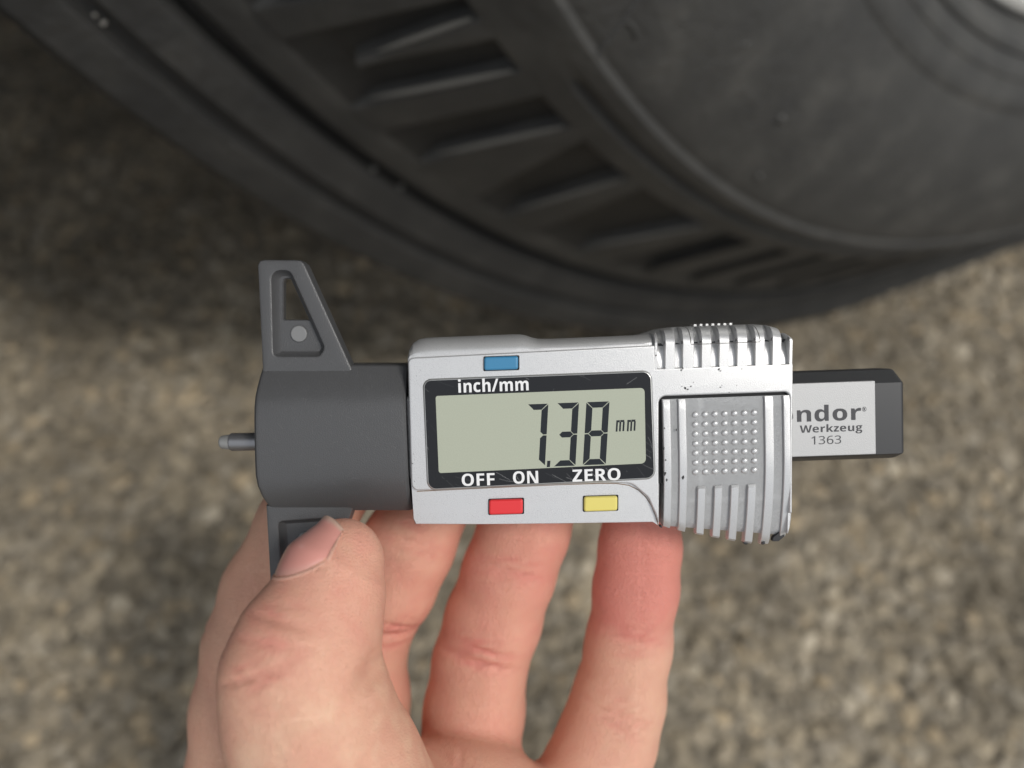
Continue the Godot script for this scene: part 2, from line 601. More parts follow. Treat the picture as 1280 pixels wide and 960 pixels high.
	for q in [[1.52, -36.5, 0.0011], [1.36, -45.5, 0.0016], [1.13, -48.2, 0.0013], [1.42, -39.5, 0.0009]]:
		var d := SphereMesh.new()
		d.radius = q[2]
		d.height = q[2] * 2.0
		d.radial_segments = 14
		d.rings = 7
		put("moulding_nub", d, M["sidewall rubber"], wheel, Transform3D(Basis.IDENTITY, side_point(q[0], q[1], -0.0002)))
	# rim
	var rim := [[Vector2(0.288, 0.108)], [Vector2(0.2895, 0.118)], [Vector2(0.2925, 0.1235)], [Vector2(0.2932, 0.1268)], [Vector2(0.2915, 0.1292)], [Vector2(0.2885, 0.1288)], [Vector2(0.2865, 0.125)], [Vector2(0.284, 0.115)], [Vector2(0.283, 0.105)], [Vector2(0.278, 0.06)], [Vector2(0.26, 0.045)], [Vector2(0.2, 0.075)], [Vector2(0.14, 0.085)], [Vector2(0.139, 0.06)], [Vector2(0.001, 0.06)]]
	put("rim", finish(lathe(rim, -180, 180, 180), 35.0), M["rim"], wheel)
	# unseen next wheel, added on the left to block light
	var next := wheel.duplicate()
	next.name = "trailer_wheel_001"
	add_child(next, true)
	next.position = wheel.transform * Vector3(-1.31, 0, 0)
	tag(next, "unseen second black trailer tyre, added to the left of the first to block light", "wheel")
	# a few grains of stone caught in the groove of the shoulder
	var grains := [[0.4835, 0.1015, -23.9, 0.0007, "tiny pale stone in the outer tyre groove, the highest of five"], [0.4835, 0.1015, -25.4, 0.0006, "tiny stone in the outer tyre groove, smaller of two close together"], [0.4835, 0.1015, -25.7, 0.0008, "tiny stone in the outer tyre groove, larger of two close together"], [0.4668, 0.1, -36.5, 0.0012, "tiny stone in the inner tyre groove, upper of the pair above the upper wing"], [0.4668, 0.1, -38.2, 0.0011, "tiny stone in the inner tyre groove, lowest of the five"]]
	for q in grains:
		var at := wheel.transform * round_about(Vector2(q[0], q[1]), q[2])
		var o := put("small_stone", pebble(5), M["loose stone"], self, Transform3D(Basis.from_euler(Vector3(q[2], 1, 2)).scaled(Vector3.ONE * q[3]), at))
		tag(o, q[4], "stone", "stones caught in the tyre grooves")

func side_point(s: float, deg: float, h := 0.0) -> Vector3:
	var x := LAND_A.x + (LAND_B.x - LAND_A.x) * s
	var keys := [[0.388, 0.1505], [0.38, 0.1527], [0.37, 0.1541], [0.36, 0.1546], [0.35, 0.1542], [0.34, 0.1528], [0.33, 0.1503]]
	var z: float = keys[0][1]
	for i in keys.size() - 1:
		if x <= keys[i][0] and x >= keys[i + 1][0]: z = remap(x, keys[i][0], keys[i + 1][0], keys[i][1], keys[i + 1][1])
	return round_about(Vector2(x, z + h), deg)

func ridge(points: Array, half: float, high: float) -> PackedVector3Array:
	var rings := []
	for i in points.size():
		var c := side_point(points[i][0], points[i][1])
		var a := side_point(points[maxi(i - 1, 0)][0], points[maxi(i - 1, 0)][1])
		var b := side_point(points[mini(i + 1, points.size() - 1)][0], points[mini(i + 1, points.size() - 1)][1])
		var along := (b - a).normalized()
		var outn := Vector3(0, 0, 1)
		var side := along.cross(outn).normalized()
		var r := PackedVector3Array()
		for k in 8:
			var g := PI * k / 7.0
			r.append(c + side * cos(g) * half + outn * (sin(g) * high - 0.0006))
		rings.append(r)
	return loft(rings)

func block_mesh(ao: float, ai: float, bo: float, bi: float, s0: float) -> ArrayMesh:
	var rings := []
	for level in [[-0.0055, 0.0], [-0.0012, 0.16], [-0.0003, 0.24], [0.0, 0.36]]:
		var r := PackedVector3Array()
		var grow: float = level[1]
		var steps := 6
		for i in steps + 1:
			var s := lerpf(s0 - 0.04, 0.775, float(i) / steps)
			var f := clampf((s - s0) / (0.75 - s0), 0, 1)
			r.append(round_about(land(s, level[0]), lerpf(ao, ai, f) - grow + 0.18))
		for i in steps + 1:
			var s := lerpf(0.775, s0 - 0.04, float(i) / steps)
			var f := clampf((s - s0) / (0.75 - s0), 0, 1)
			r.append(round_about(land(s, level[0]), lerpf(bo, bi, f) + grow - 0.18))
		rings.append(r)
	return finish(loft(rings), 30.0)

func box(a: Vector3, b: Vector3, round_off := 0.0) -> PackedVector3Array:
	var p := PackedVector2Array([Vector2(a.x, a.y), Vector2(b.x, a.y), Vector2(b.x, b.y), Vector2(a.x, b.y)])
	if round_off > 0.0: return plate(p, a.z, b.z, round_off, 2)
	return loft([lift(p, a.z), lift(p, b.z)])

# The trailer over the wheel: above and behind the frame, it keeps the sky off the ground beside the tyre.
func make_chassis() -> void:
	var n := Vector3(0.37685, 0, 0.92627)
	var o := base("trailer_chassis", Transform3D(Basis(Vector3(0.92627, 0, -0.37685), Vector3.UP, n), Vector3(0.263, 0, -0.4429)))
	tag(o, "dark steel trailer floor and frame rails above the tyre", "trailer")
	put("floor", finish(box(Vector3(-5, 1.03, -2.3), Vector3(5, 1.3, 0.25), 0.01)), M["chassis steel"], o)
	for x in [0.0, -1.31]:  # unseen mudguards, added to block light around the wheels
		var rings := []
		for k in 25:
			var a := deg_to_rad(lerpf(12.0, 168.0, k / 24.0))
			var c := Vector3(cos(a), sin(a), 0)
			var hub := Vector3(x, 0.5, 0)
			rings.append(PackedVector3Array([hub + c * 0.565 + Vector3(0, 0, 0.19), hub + c * 0.57 + Vector3(0, 0, 0.19), hub + c * 0.57 + Vector3(0, 0, -0.24), hub + c * 0.565 + Vector3(0, 0, -0.24)]))
		put("added_mudguard", finish(loft(rings), 30.0), M["chassis steel"], o)
	for x in [-0.64, 0.62]:  # unseen flaps, added to keep light off the tyre and left ground
		put("added_mud_flap", finish(box(Vector3(x - 0.006, 0.12, -0.22), Vector3(x + 0.006, 0.62, 0.27), 0.002)), M["chassis steel"], o)
	for z in [-0.55, -1.6]:
		put("frame_rail", finish(box(Vector3(-5, 0.8, z - 0.06), Vector3(5, 1.027, z + 0.06), 0.006)), M["chassis steel"], o)

# ------------------------------------------------------------------ the gauge

func make_gauge() -> void:
	var tilt := Basis(Vector3(1, 0, 0), 0.05)
	var b := cam_frame.basis * tilt * Basis(Vector3(0, 0, 1), DRAW_ROLL)
	var g := base("tread_depth_gauge", Transform3D(b, cam_frame * Vector3(0, -70.0 / 925.6 * 0.103, -0.103)))
	tag(g, "silver and dark grey digital tread depth gauge reading 7.38 mm, held in the hand", "depth gauge")
	make_base_bar(g)
	make_housing(g)
	make_display(g)
	make_pad(g)
	make_beam(g)

func make_base_bar(g: Node3D) -> void:
	# barrel: a hump with a flat front, drawn as a section across and run along the gauge
	var section := [[642.5, -13.5], [643.0, -3.6], [642.0, -3.1], [634.0, -2.2], [622.0, -1.3], [608.0, -0.6], [594.0, -0.25], [575.0, -0.1], [550.0, -0.05], [525.0, -0.1], [508.0, -0.25], [496.0, -0.65], [484.0, -1.35], [470.0, -2.25], [459.0, -3.0], [457.0, -3.4], [456.5, -13.5]]
	var rings := []
	for k in 9:
		var r := PackedVector3Array()
		for q in section:
			var y: float = q[0]
			var left := 321.0 + 4.0 * pow(clampf((500.0 - y) / 43.0, 0, 1), 2.0) + 12.0 * pow(clampf((y - 590.0) / 53.0, 0, 1), 2.0)
			var rightx := 507.0 + (y - 453.0) * 0.033
			var drop := 0.0
			var x := 0.0
			if k < 4:
				var a := PI / 2 * k / 3.0
				x = left + 7.0 * (1.0 - sin(a))
				x = left + 8.0 * (1.0 - sin(a))
				drop = 0.8 * (1.0 - cos(PI / 2 - a))
			elif k < 7: x = lerpf(left + 8.0, rightx - 6.0, (k - 3) / 4.0)
			else:
				x = rightx - (4.0 if k == 7 else 0.0)
				drop = 0.0 if k == 7 else 0.35
			if k < 4:
				var a2 := PI / 2 * k / 3.0
				x = left + 8.0 * (1.0 - cos(a2))
				drop = 0.9 * (1.0 - sin(a2))
			# the ends are rounded over: the section shrinks a little there
			var yy := lerpf(y, 550.0, drop * 0.02)
			r.append(G3(x, yy - (x - 415.0) * 0.0, q[1] - drop))
		rings.append(r)
	put("barrel", finish(loft(rings), 25.0), M["grey plastic"], g)
	# wings: flat plates with a pocket, a hole through the pocket and a round boss
	wing(g, false)
	wing(g, true)
	# measuring pin
	var pin := put("measuring_pin", finish(rod(272.0, 330.0, 557.5, -6.2, 1.3, 1.3), 40), M["pin metal"], g)
	put("pin_tip", finish(rod(259.5, 273.0, 557.5, -6.2, 0.95, 1.12), 40), M["pin tip"], pin)
	# the slotted steel end plate that joins barrel and housing
	put("joint_plate", finish(plate(GR([[500, 497, 2], [516, 496.5, 1], [519, 600, 1], [503, 601, 2]]), -9 * MM, -2.2 * MM, 0.3 * MM)), M["label metal"], g)
	put("joint_block", finish(plate(GR([[500, 458, 1], [518, 457, 1], [521, 641, 1], [504, 641.5, 1]]), -12 * MM, -4.2 * MM, 0.3 * MM)), M["grey plastic"], g)

func rod(x0: float, x1: float, y: float, z: float, r0: float, r1: float) -> PackedVector3Array:
	var rings := []
	for k in [[x0, r0 * 0.72], [x0 + 1.4, r0 * 0.93], [x0 + 3.0, r0], [x1, r1]]:
		var ring := PackedVector3Array()
		for i in 24:
			var a := TAU * i / 24
			ring.append(G3(k[0], y - (k[0] - 322.0) * 0.02, z) + Vector3(0, cos(a), sin(a)) * k[1] * MM)
		rings.append(ring)
	return loft(rings)

func wing(g: Node3D, lower: bool) -> void:
	# drawn for the upper wing; the lower one is its mirror image across the gauge's axis
	var outer := rounded([[322, 325.5, 7], [379, 326, 9], [442, 468, 2], [326.5, 469, 1]], 6)
	var pocket := rounded([[340, 339, 11], [363, 340, 8], [405, 436, 9], [398, 446, 6], [341, 446, 5]], 6)
	var hole := rounded([[351, 348, 4], [367, 349, 4], [390, 400, 1], [350, 400, 1]], 5)
	var n := 72
	var o := resample(outer, n)
	var q := resample(pocket, n)
	var h := resample(hole, n)
	var f := func(p: PackedVector2Array) -> PackedVector2Array:
		var out := PackedVector2Array()
		for v in p:
			if lower:
				var k := G(v.x, v.y)
				var axis := G(415.0, 548.5).y
				k.y = 2.0 * axis - k.y - 0.02 * MM
				out.append(k - Vector2(0.5 * MM, 0))
			else: out.append(G(v.x, v.y))
		return out
	o = f.call(o)
	q = f.call(q)
	h = f.call(h)
	var front := -2.6 * MM
	var floor_z := -4.1 * MM
	var back := -5.4 * MM
	var back_o := PackedVector2Array()
	for v in o: back_o.append(v)
	var chain := [lift(back_o, back), lift(o, front - 0.45 * MM), lift(inset(o, 0.13 * MM), front - 0.13 * MM), lift(inset(o, 0.45 * MM), front), lift(inset(q, -0.35 * MM), front), lift(inset(q, -0.1 * MM), front - 0.12 * MM), lift(q, front - 0.45 * MM), lift(inset(q, 0.25 * MM), floor_z + 0.4 * MM), lift(inset(q, 0.65 * MM), floor_z), lift(inset(h, -0.15 * MM), floor_z), lift(h, floor_z - 0.2 * MM), lift(h, back), lift(back_o, back)]
	var t := loft(chain, false)
	put("wing", finish(t, 30.0), M["grey plastic"], g)
	var c := SphereMesh.new()
	var at: Vector2 = f.call(PackedVector2Array([Vector2(370, 418)]))[0]
	var disc := PackedVector2Array()
	for i in 32: disc.append(at + Vector2.from_angle(TAU * i / 32) * 1.15 * MM)
	put("boss", finish(plate(disc, floor_z - 0.2 * MM, floor_z + 0.35 * MM, 0.15 * MM), 40), M["boss"], g)

# outer edge and front edge of the housing, point for point
const HOUSING := [[518, 657, 521, 654], [516, 650, 518, 648], [513, 600, 515, 600], [510.5, 470, 512.5, 470], [509.5, 446, 512.5, 451], [511, 437, 515, 447.5], [515, 429.5, 520, 446], [522, 424.8, 528, 445.5], [532, 423, 537, 445], [545, 422.3, 548, 444.5], [600, 420.2, 600, 442], [640, 418.6, 640, 440.2], [650, 418.6, 650, 439.8], [658, 420, 658, 439.4], [665, 422.6, 665, 439], [673, 424.2, 673, 438.6], [690, 424.2, 690, 437.8], [745, 422, 745, 435], [800, 419.6, 800, 432.5], [812, 417.8, 812, 432], [822, 414.5, 822, 460.8], [832, 411.2, 832, 460.4], [845, 409.3, 845, 460.0], [860, 408.8, 860, 459.4], [900, 407.2, 900, 458.0], [945, 405.8, 945, 456.4], [958, 406.6, 958, 455.9], [968, 409.6, 967, 455.6], [977, 415.5, 974, 456.0], [983.5, 424, 979, 457.5], [987, 436, 982.5, 460], [988.5, 470, 983, 472], [990, 540, 985, 540], [991.5, 630, 986.5, 630], [991, 648, 986, 647], [988.5, 660, 985, 659], [985.5, 667, 983.5, 665], [983.5, 668, 983.2, 666.5], [982.8, 640, 982.9, 640], [982, 600, 982.1, 600], [976, 596, 976, 595.5], [832, 601, 832, 600.5], [822.5, 603, 822.4, 602.5], [822.5, 658, 822.4, 656.5], [815, 654.5, 815, 651.5], [700, 656, 700, 653.5], [600, 657, 600, 654.5]]

func bevel_at(w: float) -> float:
	return -4.4 + 3.75 * sin(w * PI / 2)

func make_housing(g: Node3D) -> void:
	var o := PackedVector2Array()
	var f := PackedVector2Array()
	for q in HOUSING:
		o.append(G(q[0], q[1]))
		f.append(G(q[2], q[3]))
	var rings := [lift(inset(o, 1.2 * MM), -13 * MM), lift(inset(o, 0.35 * MM), -12.6 * MM), lift(o, -11.8 * MM)]
	for k in 9:
		var w := k / 8.0
		var r := PackedVector3Array()
		for i in o.size():
			var v := o[i].lerp(f[i], 1.0 - cos(w * PI / 2) if true else w)
			r.append(Vector3(v.x, v.y, bevel_at(w) * MM))
		rings.append(r)
	var housing := put("housing", finish(loft(rings), 24.0), M["silver paint"], g)
	# raised face around the display
	var face := rounded([[512.5, 448, 7], [815, 432.5, 0], [816, 461, 0], [984, 455, 0], [986.3, 640, 0], [982.8, 640, 0], [980.2, 489.6, 6.5], [820.4, 495.2, 8.5], [821.4, 652, 0], [817, 640, 8], [808, 620, 14], [788, 603, 16], [760, 602, 20], [516, 612, 9]], 7)
	put("face_plate", finish(plate(GP(face), -0.9 * MM, 0.0, 0.28 * MM), 25.0), M["silver paint"], housing)
	# a gold brown line where the curved edge of the face plate has worn
	var edge := [[522, 613.6], [560, 611.6], [640, 607.8], [700, 605.2], [750, 603.6], [770, 603.8], [785, 606], [797, 612], [806, 620.5], [813, 631], [818, 643], [822, 656]]
	put("worn_edge", finish(ribbon(edge, 0.55, -0.6), 60), mat("worn edge", Color(0.22, 0.15, 0.1), 0.6), housing)
	# ribs of the grip along the upper edge, with grooves between them
	var grooves := [822.6, 844.0, 867.0, 888.5, 910.5, 932.5, 953.5, 974.0]
	var starts := [814.0]
	var ends := []
	for c in grooves:
		ends.append(c - 4.3)
		starts.append(c + 4.3)
	ends.append(983.5)
	for i in starts.size():
		put("grip_rib", finish(rib(starts[i], ends[i]), 25.0), M["silver paint"], housing)
	# battery cover seams
	put("cover_seam", finish(ribbon_over([[856.5, 0.04], [856.8, 0.3], [857.5, 0.6], [858.5, 1.0]], 0.45), 60), M["seam"], housing)
	put("cover_seam", finish(ribbon_over([[938.5, 0.04], [939.3, 0.3], [940.8, 0.6], [943.0, 1.0]], 0.45), 60), M["seam"], housing)
	var row := []
	for i in 10: row.append([lerpf(858.5, 943, i / 9.0), 431.6 - 3.2 * i / 9.0])
	put("cover_seam", finish(ribbon(row, 0.4, 0.02), 60), M["seam"], housing)
	# serration of the battery cover on the very top
	for i in 7:
		var x := 875.0 + i * 7.6
		var d := BoxMesh.new()
		d.size = Vector3(0.36, 0.5, 2.4) * MM
		put("cover_tooth", d, M["silver paint"], housing, Transform3D(Basis.IDENTITY, G3(x, 408.3 - (x - 860.0) * 0.034, -6.5)))
	# black plastic that shows where the paint is gone
	chips(housing)
	# buttons
	button(g, "blue", [606, 446.2, 647.5, 462.6], 0.0, "small blue rectangular button")
	button(g, "red", [611.5, 623, 653.5, 641.6], -0.62, "small red rectangular button")
	button(g, "yellow", [729, 619.2, 770.5, 637.6], -0.62, "small yellow rectangular button")

func rib(x0: float, x1: float) -> PackedVector3Array:
	var rings := []
	for x in [x0, x0 + 1.0, x1 - 1.0, x1]:
		var low := 0.25 if x == x0 or x == x1 else 0.0
		var r := PackedVector3Array()
		# outer and front edge of the housing at this place along it
		var yo := edge_y(x, false)
		var yf := edge_y(x, true)
		for k in 9:
			var w := 0.12 + 0.88 * k / 8.0
			var up := 0.66 * smoothstep(0.1, 0.55, w) - low
			r.append(G3(x, lerpf(yo, yf, 1.0 - cos(w * PI / 2)) - 0.35 * 9.0 * smoothstep(0.1, 0.5, w) * (1.0 - w), bevel_at(w) + up))
		r.append(G3(x, 462.5 - (x - 816.0) * 0.036, 0.004 - low))
		r.append(G3(x, 462.5 - (x - 816.0) * 0.036, -1.5))
		r.append(G3(x, yo + 4.0, -6.0))
		rings.append(r)
	return loft(rings)

func edge_y(x: float, front: bool) -> float:
	if front and x > 813.0: return 432.0 - (x - 815.0) * 0.036
	var k := 2 if front else 0
	for i in range(6, 34):
		if HOUSING[i][k] <= x and HOUSING[i + 1][k] >= x and HOUSING[i][1] < 460.0:
			return remap(x, HOUSING[i][k], HOUSING[i + 1][k], HOUSING[i][k + 1], HOUSING[i + 1][k + 1])
	return 433.0 if front else 424.0

# a thin strip laid along points of the drawing
func ribbon(points: Array, half: float, z: float) -> PackedVector3Array:
	var rings := []
	for i in points.size():
		var a := Vector2(points[maxi(i - 1, 0)][0], points[maxi(i - 1, 0)][1])
		var b := Vector2(points[mini(i + 1, points.size() - 1)][0], points[mini(i + 1, points.size() - 1)][1])
		var s := (b - a).normalized().orthogonal() * half
		var c := Vector2(points[i][0], points[i][1])
		rings.append(PackedVector3Array([G3(c.x + s.x, c.y + s.y, z), G3(c.x + s.x, c.y + s.y, z - 0.1), G3(c.x - s.x, c.y - s.y, z - 0.1), G3(c.x - s.x, c.y - s.y, z)]))
	return loft(rings)

func ribbon_over(points: Array, half: float) -> PackedVector3Array:
	var rings := []
	for k in 12:
		var f := k / 11.0 * (points.size() - 1)
		var i := mini(int(f), points.size() - 2)
		var x := lerpf(points[i][0], points[i + 1][0], f - i)
		var w := lerpf(points[i][1], points[i + 1][1], f - i)
		var yo := edge_y(x, false)
		var yf := edge_y(x, true)
		var y := lerpf(yo, yf, 1.0 - cos(w * PI / 2)) - 0.35 * 9.0 * smoothstep(0.1, 0.5, w) * (1.0 - w)
		var z := bevel_at(w) + 0.66 * smoothstep(0.1, 0.55, w) + 0.02
		rings.append(PackedVector3Array([G3(x - half, y, z), G3(x - half, y, z - 0.12), G3(x + half, y, z - 0.12), G3(x + half, y, z)]))
	return loft(rings)

func blob(x: float, y: float, r: float, squeeze := 1.0, turn := 0.0, seed_at := 0) -> PackedVector2Array:
	var out := PackedVector2Array()
	var k := RandomNumberGenerator.new()
	k.seed = 100 + seed_at
	var n := 11
	for i in n:
		var v := Vector2.from_angle(TAU * i / n) * r * k.randf_range(0.55, 1.25)
		v.y *= squeeze
		v = v.rotated(turn)
		out.append(G(x + v.x, y + v.y))
	return out

func chips(housing: Node3D) -> void:
	var t := PackedVector3Array()
	var k := 0
	var at := func(x: float, y: float, r: float, sq: float, turn: float, z: float) -> void:
		k += 1
		rng.seed = k
		t.append_array(plate(blob(x, y, r, sq, turn, int(x * 7 + y)), (z - 0.06) * MM, (z + 0.012) * MM, 0.004 * MM, 1))
	var r := RandomNumberGenerator.new()
	r.seed = 4
	# rims of the grooves, where the paint has worn through
	for c in [822.6, 844.0, 867.0, 888.5, 910.5, 932.5, 953.5, 974.0]:
		var y: float = 431.0 - (c - 822.0) * 0.034
		at.call(c + 0.3, y + 1.0, 4.6, 0.5, 0.05, -1.33)
		at.call(c + 3.6 - 0.4 * r.randf(), y - 1.5, 1.2, 1.8, 0.05, 0.0)
	# specks on the face
	for q in [[847, 463, 1.6], [849, 461, 1.1], [893, 462, 1.9], [895, 464, 1.2], [852, 485, 2.0], [855, 486.5, 1.4], [859, 483, 1.2], [848, 483, 0.9], [895, 484, 1.3], [897, 481.5, 0.8], [921, 461.5, 0.9], [816, 445, 1.4], [906, 490, 0.7], [915, 482, 0.7], [862, 478, 0.7], [523, 470, 0.6], [517.5, 578, 1.0], [518.5, 566, 0.7], [520, 600, 0.7], [528, 463, 0.5], [682, 440, 0.6]]:
		at.call(q[0], q[1], q[2], 0.7, r.randf() * 3.0, 0.0)
	put("paint_chips", finish(t), M["black wear"], housing)
	rng.seed = 20

func button(g: Node3D, colour: String, q: Array, z: float, label: String) -> void:
	var s: float = -0.035 * (q[2] - q[0])
	var hole := GR([[q[0] - 1.0, q[1] - 0.8 - s * 0.5, 1.5], [q[2] + 1.6, q[1] - 0.8 + s * 0.5, 1.5], [q[2] + 1.6, q[3] + 1.0 + s * 0.5, 1.5], [q[0] - 1.0, q[3] + 1.0 - s * 0.5, 1.5]], 3)
	var b := put("button", finish(plate(GR([[q[0], q[1] - s * 0.5, 3.0], [q[2], q[1] + s * 0.5, 3.0], [q[2], q[3] + s * 0.5, 3.0], [q[0], q[3] - s * 0.5, 3.0]], 4), (z - 1.0) * MM, (z + 0.55) * MM, 0.3 * MM, 4), 40.0), M[colour + " button"], g)
	tag(b, label)
	put("button_gap", finish(plate(hole, (z - 0.3) * MM, (z + 0.02) * MM, 0.008 * MM, 1)), M["dark gap"], b)

func words(text: String, x0: float, y0: float, x1: float, cap: float, z: float, parent: Node, m: Material, bold := true) -> MeshInstance3D:
	# lettering whose left foot stands at x0, y0, as wide as x1 - x0 and with that height of the tallest letter
	var f := SystemFont.new()
	f.font_names = PackedStringArray(["Droid Sans"])
	f.font_weight = 700 if bold else 400
	var t := TextMesh.new()
	t.text = text
	t.font = f
	t.font_size = 64
	t.pixel_size = 0.01
	t.depth = 0.02
	t.curve_step = 1.0
	t.horizontal_alignment = HORIZONTAL_ALIGNMENT_LEFT
	t.vertical_alignment = VERTICAL_ALIGNMENT_BOTTOM
	var box_: AABB = t.get_aabb()
	var sx := (x1 - x0) * DRAW / box_.size.x
	var sy := cap * DRAW / box_.size.y
	var o := put("lettering", t, m, parent)
	var foot := G3(x0, y0, z)
	o.transform = Transform3D(Basis(Vector3(sx, 0, 0), Vector3(0, sy, 0), Vector3(0, 0, 0.0012)), foot - Vector3(box_.position.x * sx, box_.position.y * sy, 0))
	return o

func make_display(g: Node3D) -> void:
	var rim := GR([[530, 473.5, 11], [811.5, 462.5, 12], [817.5, 597.5, 12], [535, 612, 12]], 8)
	var d := put("display", finish(plate(rim, -0.6 * MM, 0.2 * MM, 0.34 * MM, 4), 40.0), M["bezel rim"], g)
	var black := inset(rim, 0.3 * MM)
	put("display_mask", finish(plate(black, -0.3 * MM, 0.215 * MM, 0.02 * MM, 1)), M["bezel black"], d)
	var lcd := GR([[546.5, 494.5, 3], [802, 484.5, 5], [804.5, 577.5, 6], [550, 589.5, 3]], 5)
	put("screen", finish(plate(lcd, -0.2 * MM, 0.222 * MM, 0.003 * MM, 1)), M["lcd"], d)
	words("inch/mm", 574.5, 490.5, 660.5, 16.5, 0.225, d, M["white print"])
	words("OFF", 578.5, 605.7, 619, 15.3, 0.225, d, M["white print"])
	words("ON", 641.5, 602.9, 672.5, 15.5, 0.225, d, M["white print"])
	words("ZERO", 714.5, 600.2, 773.5, 15.2, 0.225, d, M["white print"])
	# seven segment digits
	digit(d, "7", 659.0, 684.5, 504.3, 581.0)
	digit(d, "3", 695.0, 722.0, 502.8, 580.8)
	digit(d, "8", 731.0, 759.3, 501.5, 579.2)
	put("decimal_point", finish(plate(GP(PackedVector2Array([Vector2(683.3, 574.3), Vector2(687.3, 574.1), Vector2(686.6, 582), Vector2(682.7, 582.2)])), 0.2 * MM, 0.226 * MM, 0.002 * MM, 1)), M["lcd ink"], d)
	unit_mm(d)

func digit(d: Node3D, which: String, x0: float, x1: float, y0: float, y1: float) -> void:
	var on := {"7": "abc", "3": "abcdg", "8": "abcdefg"}
	var w := x1 - x0
	var h := y1 - y0
	var t := 7.9
	var th := 7.2
	var gap := 0.75
	var shapes := {
		"a": [[gap, 0], [w - gap, 0], [w - t - gap * 0.2, th], [t + gap * 0.2, th]],
		"d": [[gap, h], [w - gap, h], [w - t - gap * 0.2, h - th], [t + gap * 0.2, h - th]],
		"b": [[w, gap], [w, h / 2 - gap], [w - t * 0.55, h / 2 - gap * 0.6], [w - t, h / 2 - th * 0.55], [w - t, th + gap]],
		"c": [[w, h - gap], [w, h / 2 + gap], [w - t * 0.55, h / 2 + gap * 0.6], [w - t, h / 2 + th * 0.55], [w - t, h - th - gap]],
		"f": [[0, gap], [0, h / 2 - gap], [t * 0.55, h / 2 - gap * 0.6], [t, h / 2 - th * 0.55], [t, th + gap]],
		"e": [[0, h - gap], [0, h / 2 + gap], [t * 0.55, h / 2 + gap * 0.6], [t, h / 2 + th * 0.55], [t, h - th - gap]],
		"g": [[t * 0.62, h / 2], [t + 0.6, h / 2 - th / 2], [w - t - 0.6, h / 2 - th / 2], [w - t * 0.62, h / 2], [w - t - 0.6, h / 2 + th / 2], [t + 0.6, h / 2 + th / 2]],
	}
	var mesh := PackedVector3Array()
	for s in on[which]:
		var p := PackedVector2Array()
		for q in shapes[s]:
			var x: float = x0 + q[0]
			var y: float = y0 + q[1]
			# slant of the digits, and the drawing's own turn
			p.append(G(x - q[1] * 0.052 - 0.0 * x, y - (q[0] - w / 2) * 0.035))
		mesh.append_array(plate(p, 0.2 * MM, 0.226 * MM, 0.002 * MM, 1))
	put("digit", finish(mesh), M["lcd ink"], d)

func unit_mm(d: Node3D) -> void:
	var t := PackedVector3Array()
	for k in 2:
		var x := 767.8 + k * 13.6
		for s in [[0.0, 2.2, 524.6, 538.4], [4.0, 6.2, 526.6, 538.2], [8.2, 10.4, 526.4, 538.0], [0.1, 4.5, 524.4, 527.0], [4.9, 9.8, 524.2, 526.8]]:
			var p := PackedVector2Array()
			for q in [[s[0], s[2]], [s[1], s[2]], [s[1], s[3]], [s[0], s[3]]]:
				p.append(G(x + q[0] - (q[1] - 524.0) * 0.05, q[1] - (x + q[0] - 767.0) * 0.035))
			t.append_array(plate(p, 0.2 * MM, (0.224 + 0.0006 * s[0]) * MM, 0.002 * MM, 1))
	put("unit_letters", finish(t), M["lcd ink"], d)

func pad_z(y: float) -> float:
	var q := maxf(0.0, (y - 560.0) / 120.0)
	return 0.3 - 2.5 * q * q

func pad_foot(x: float) -> float:
	# lower edge of the pad
	var keys := [[820.0, 658.0], [835.0, 663.0], [853.0, 667.5], [880.0, 673.0], [900.0, 677.0], [920.0, 681.0], [940.0, 684.0], [955.0, 685.0], [966.0, 683.0], [976.0, 677.0], [985.0, 666.0]]
	for i in keys.size() - 1:
		if x >= keys[i][0] and x <= keys[i + 1][0]: return remap(x, keys[i][0], keys[i + 1][0], keys[i][1], keys[i + 1][1])
	return 666.0

func pad_strip(x0: float, x1: float, y0: float, high: float, round_off := 0.12, foot_over := 0.0, back := 0.0) -> PackedVector3Array:
	# a strip that runs down the pad and over its foot; x leans as the gauge's lower edge does
	var rings := []
	var across := [[0.0, -round_off], [round_off * 4.0, -round_off * 0.3], [round_off * 9.0, 0.0]]
	var cols := []
	for a in across: cols.append([x0 + a[0], a[1]])
	for i in [2, 1, 0]: cols.append([x1 - across[i][0], across[i][1]])
	var n := 24
	for i in n + 1:
		var f := i / float(n)
		var ring := PackedVector3Array()
		for c in cols:
			var top: float = y0 - (c[0] - 822.0) * 0.035
			var y := lerpf(top, pad_foot(c[0]) + foot_over, f)
			var lean := (y - 497.0) * 0.033
			var drop := 0.0
			if i == 0: drop = 0.25
			if i == n: drop = 0.35
			ring.append(G3(c[0] + lean * 1.0, y, pad_z(y) + high + c[1] - drop))
		var last: float = lerpf(y0 - (x1 - 822.0) * 0.035, pad_foot(x1) + foot_over, f)
		var first: float = lerpf(y0 - (x0 - 822.0) * 0.035, pad_foot(x0) + foot_over, f)
		ring.append(G3(x1 + (last - 497.0) * 0.033, last, back if back < 0.0 else pad_z(last) - 1.2))
		ring.append(G3(x0 + (first - 497.0) * 0.033, first, back if back < 0.0 else pad_z(first) - 1.2))
		rings.append(ring)
	return loft(rings)

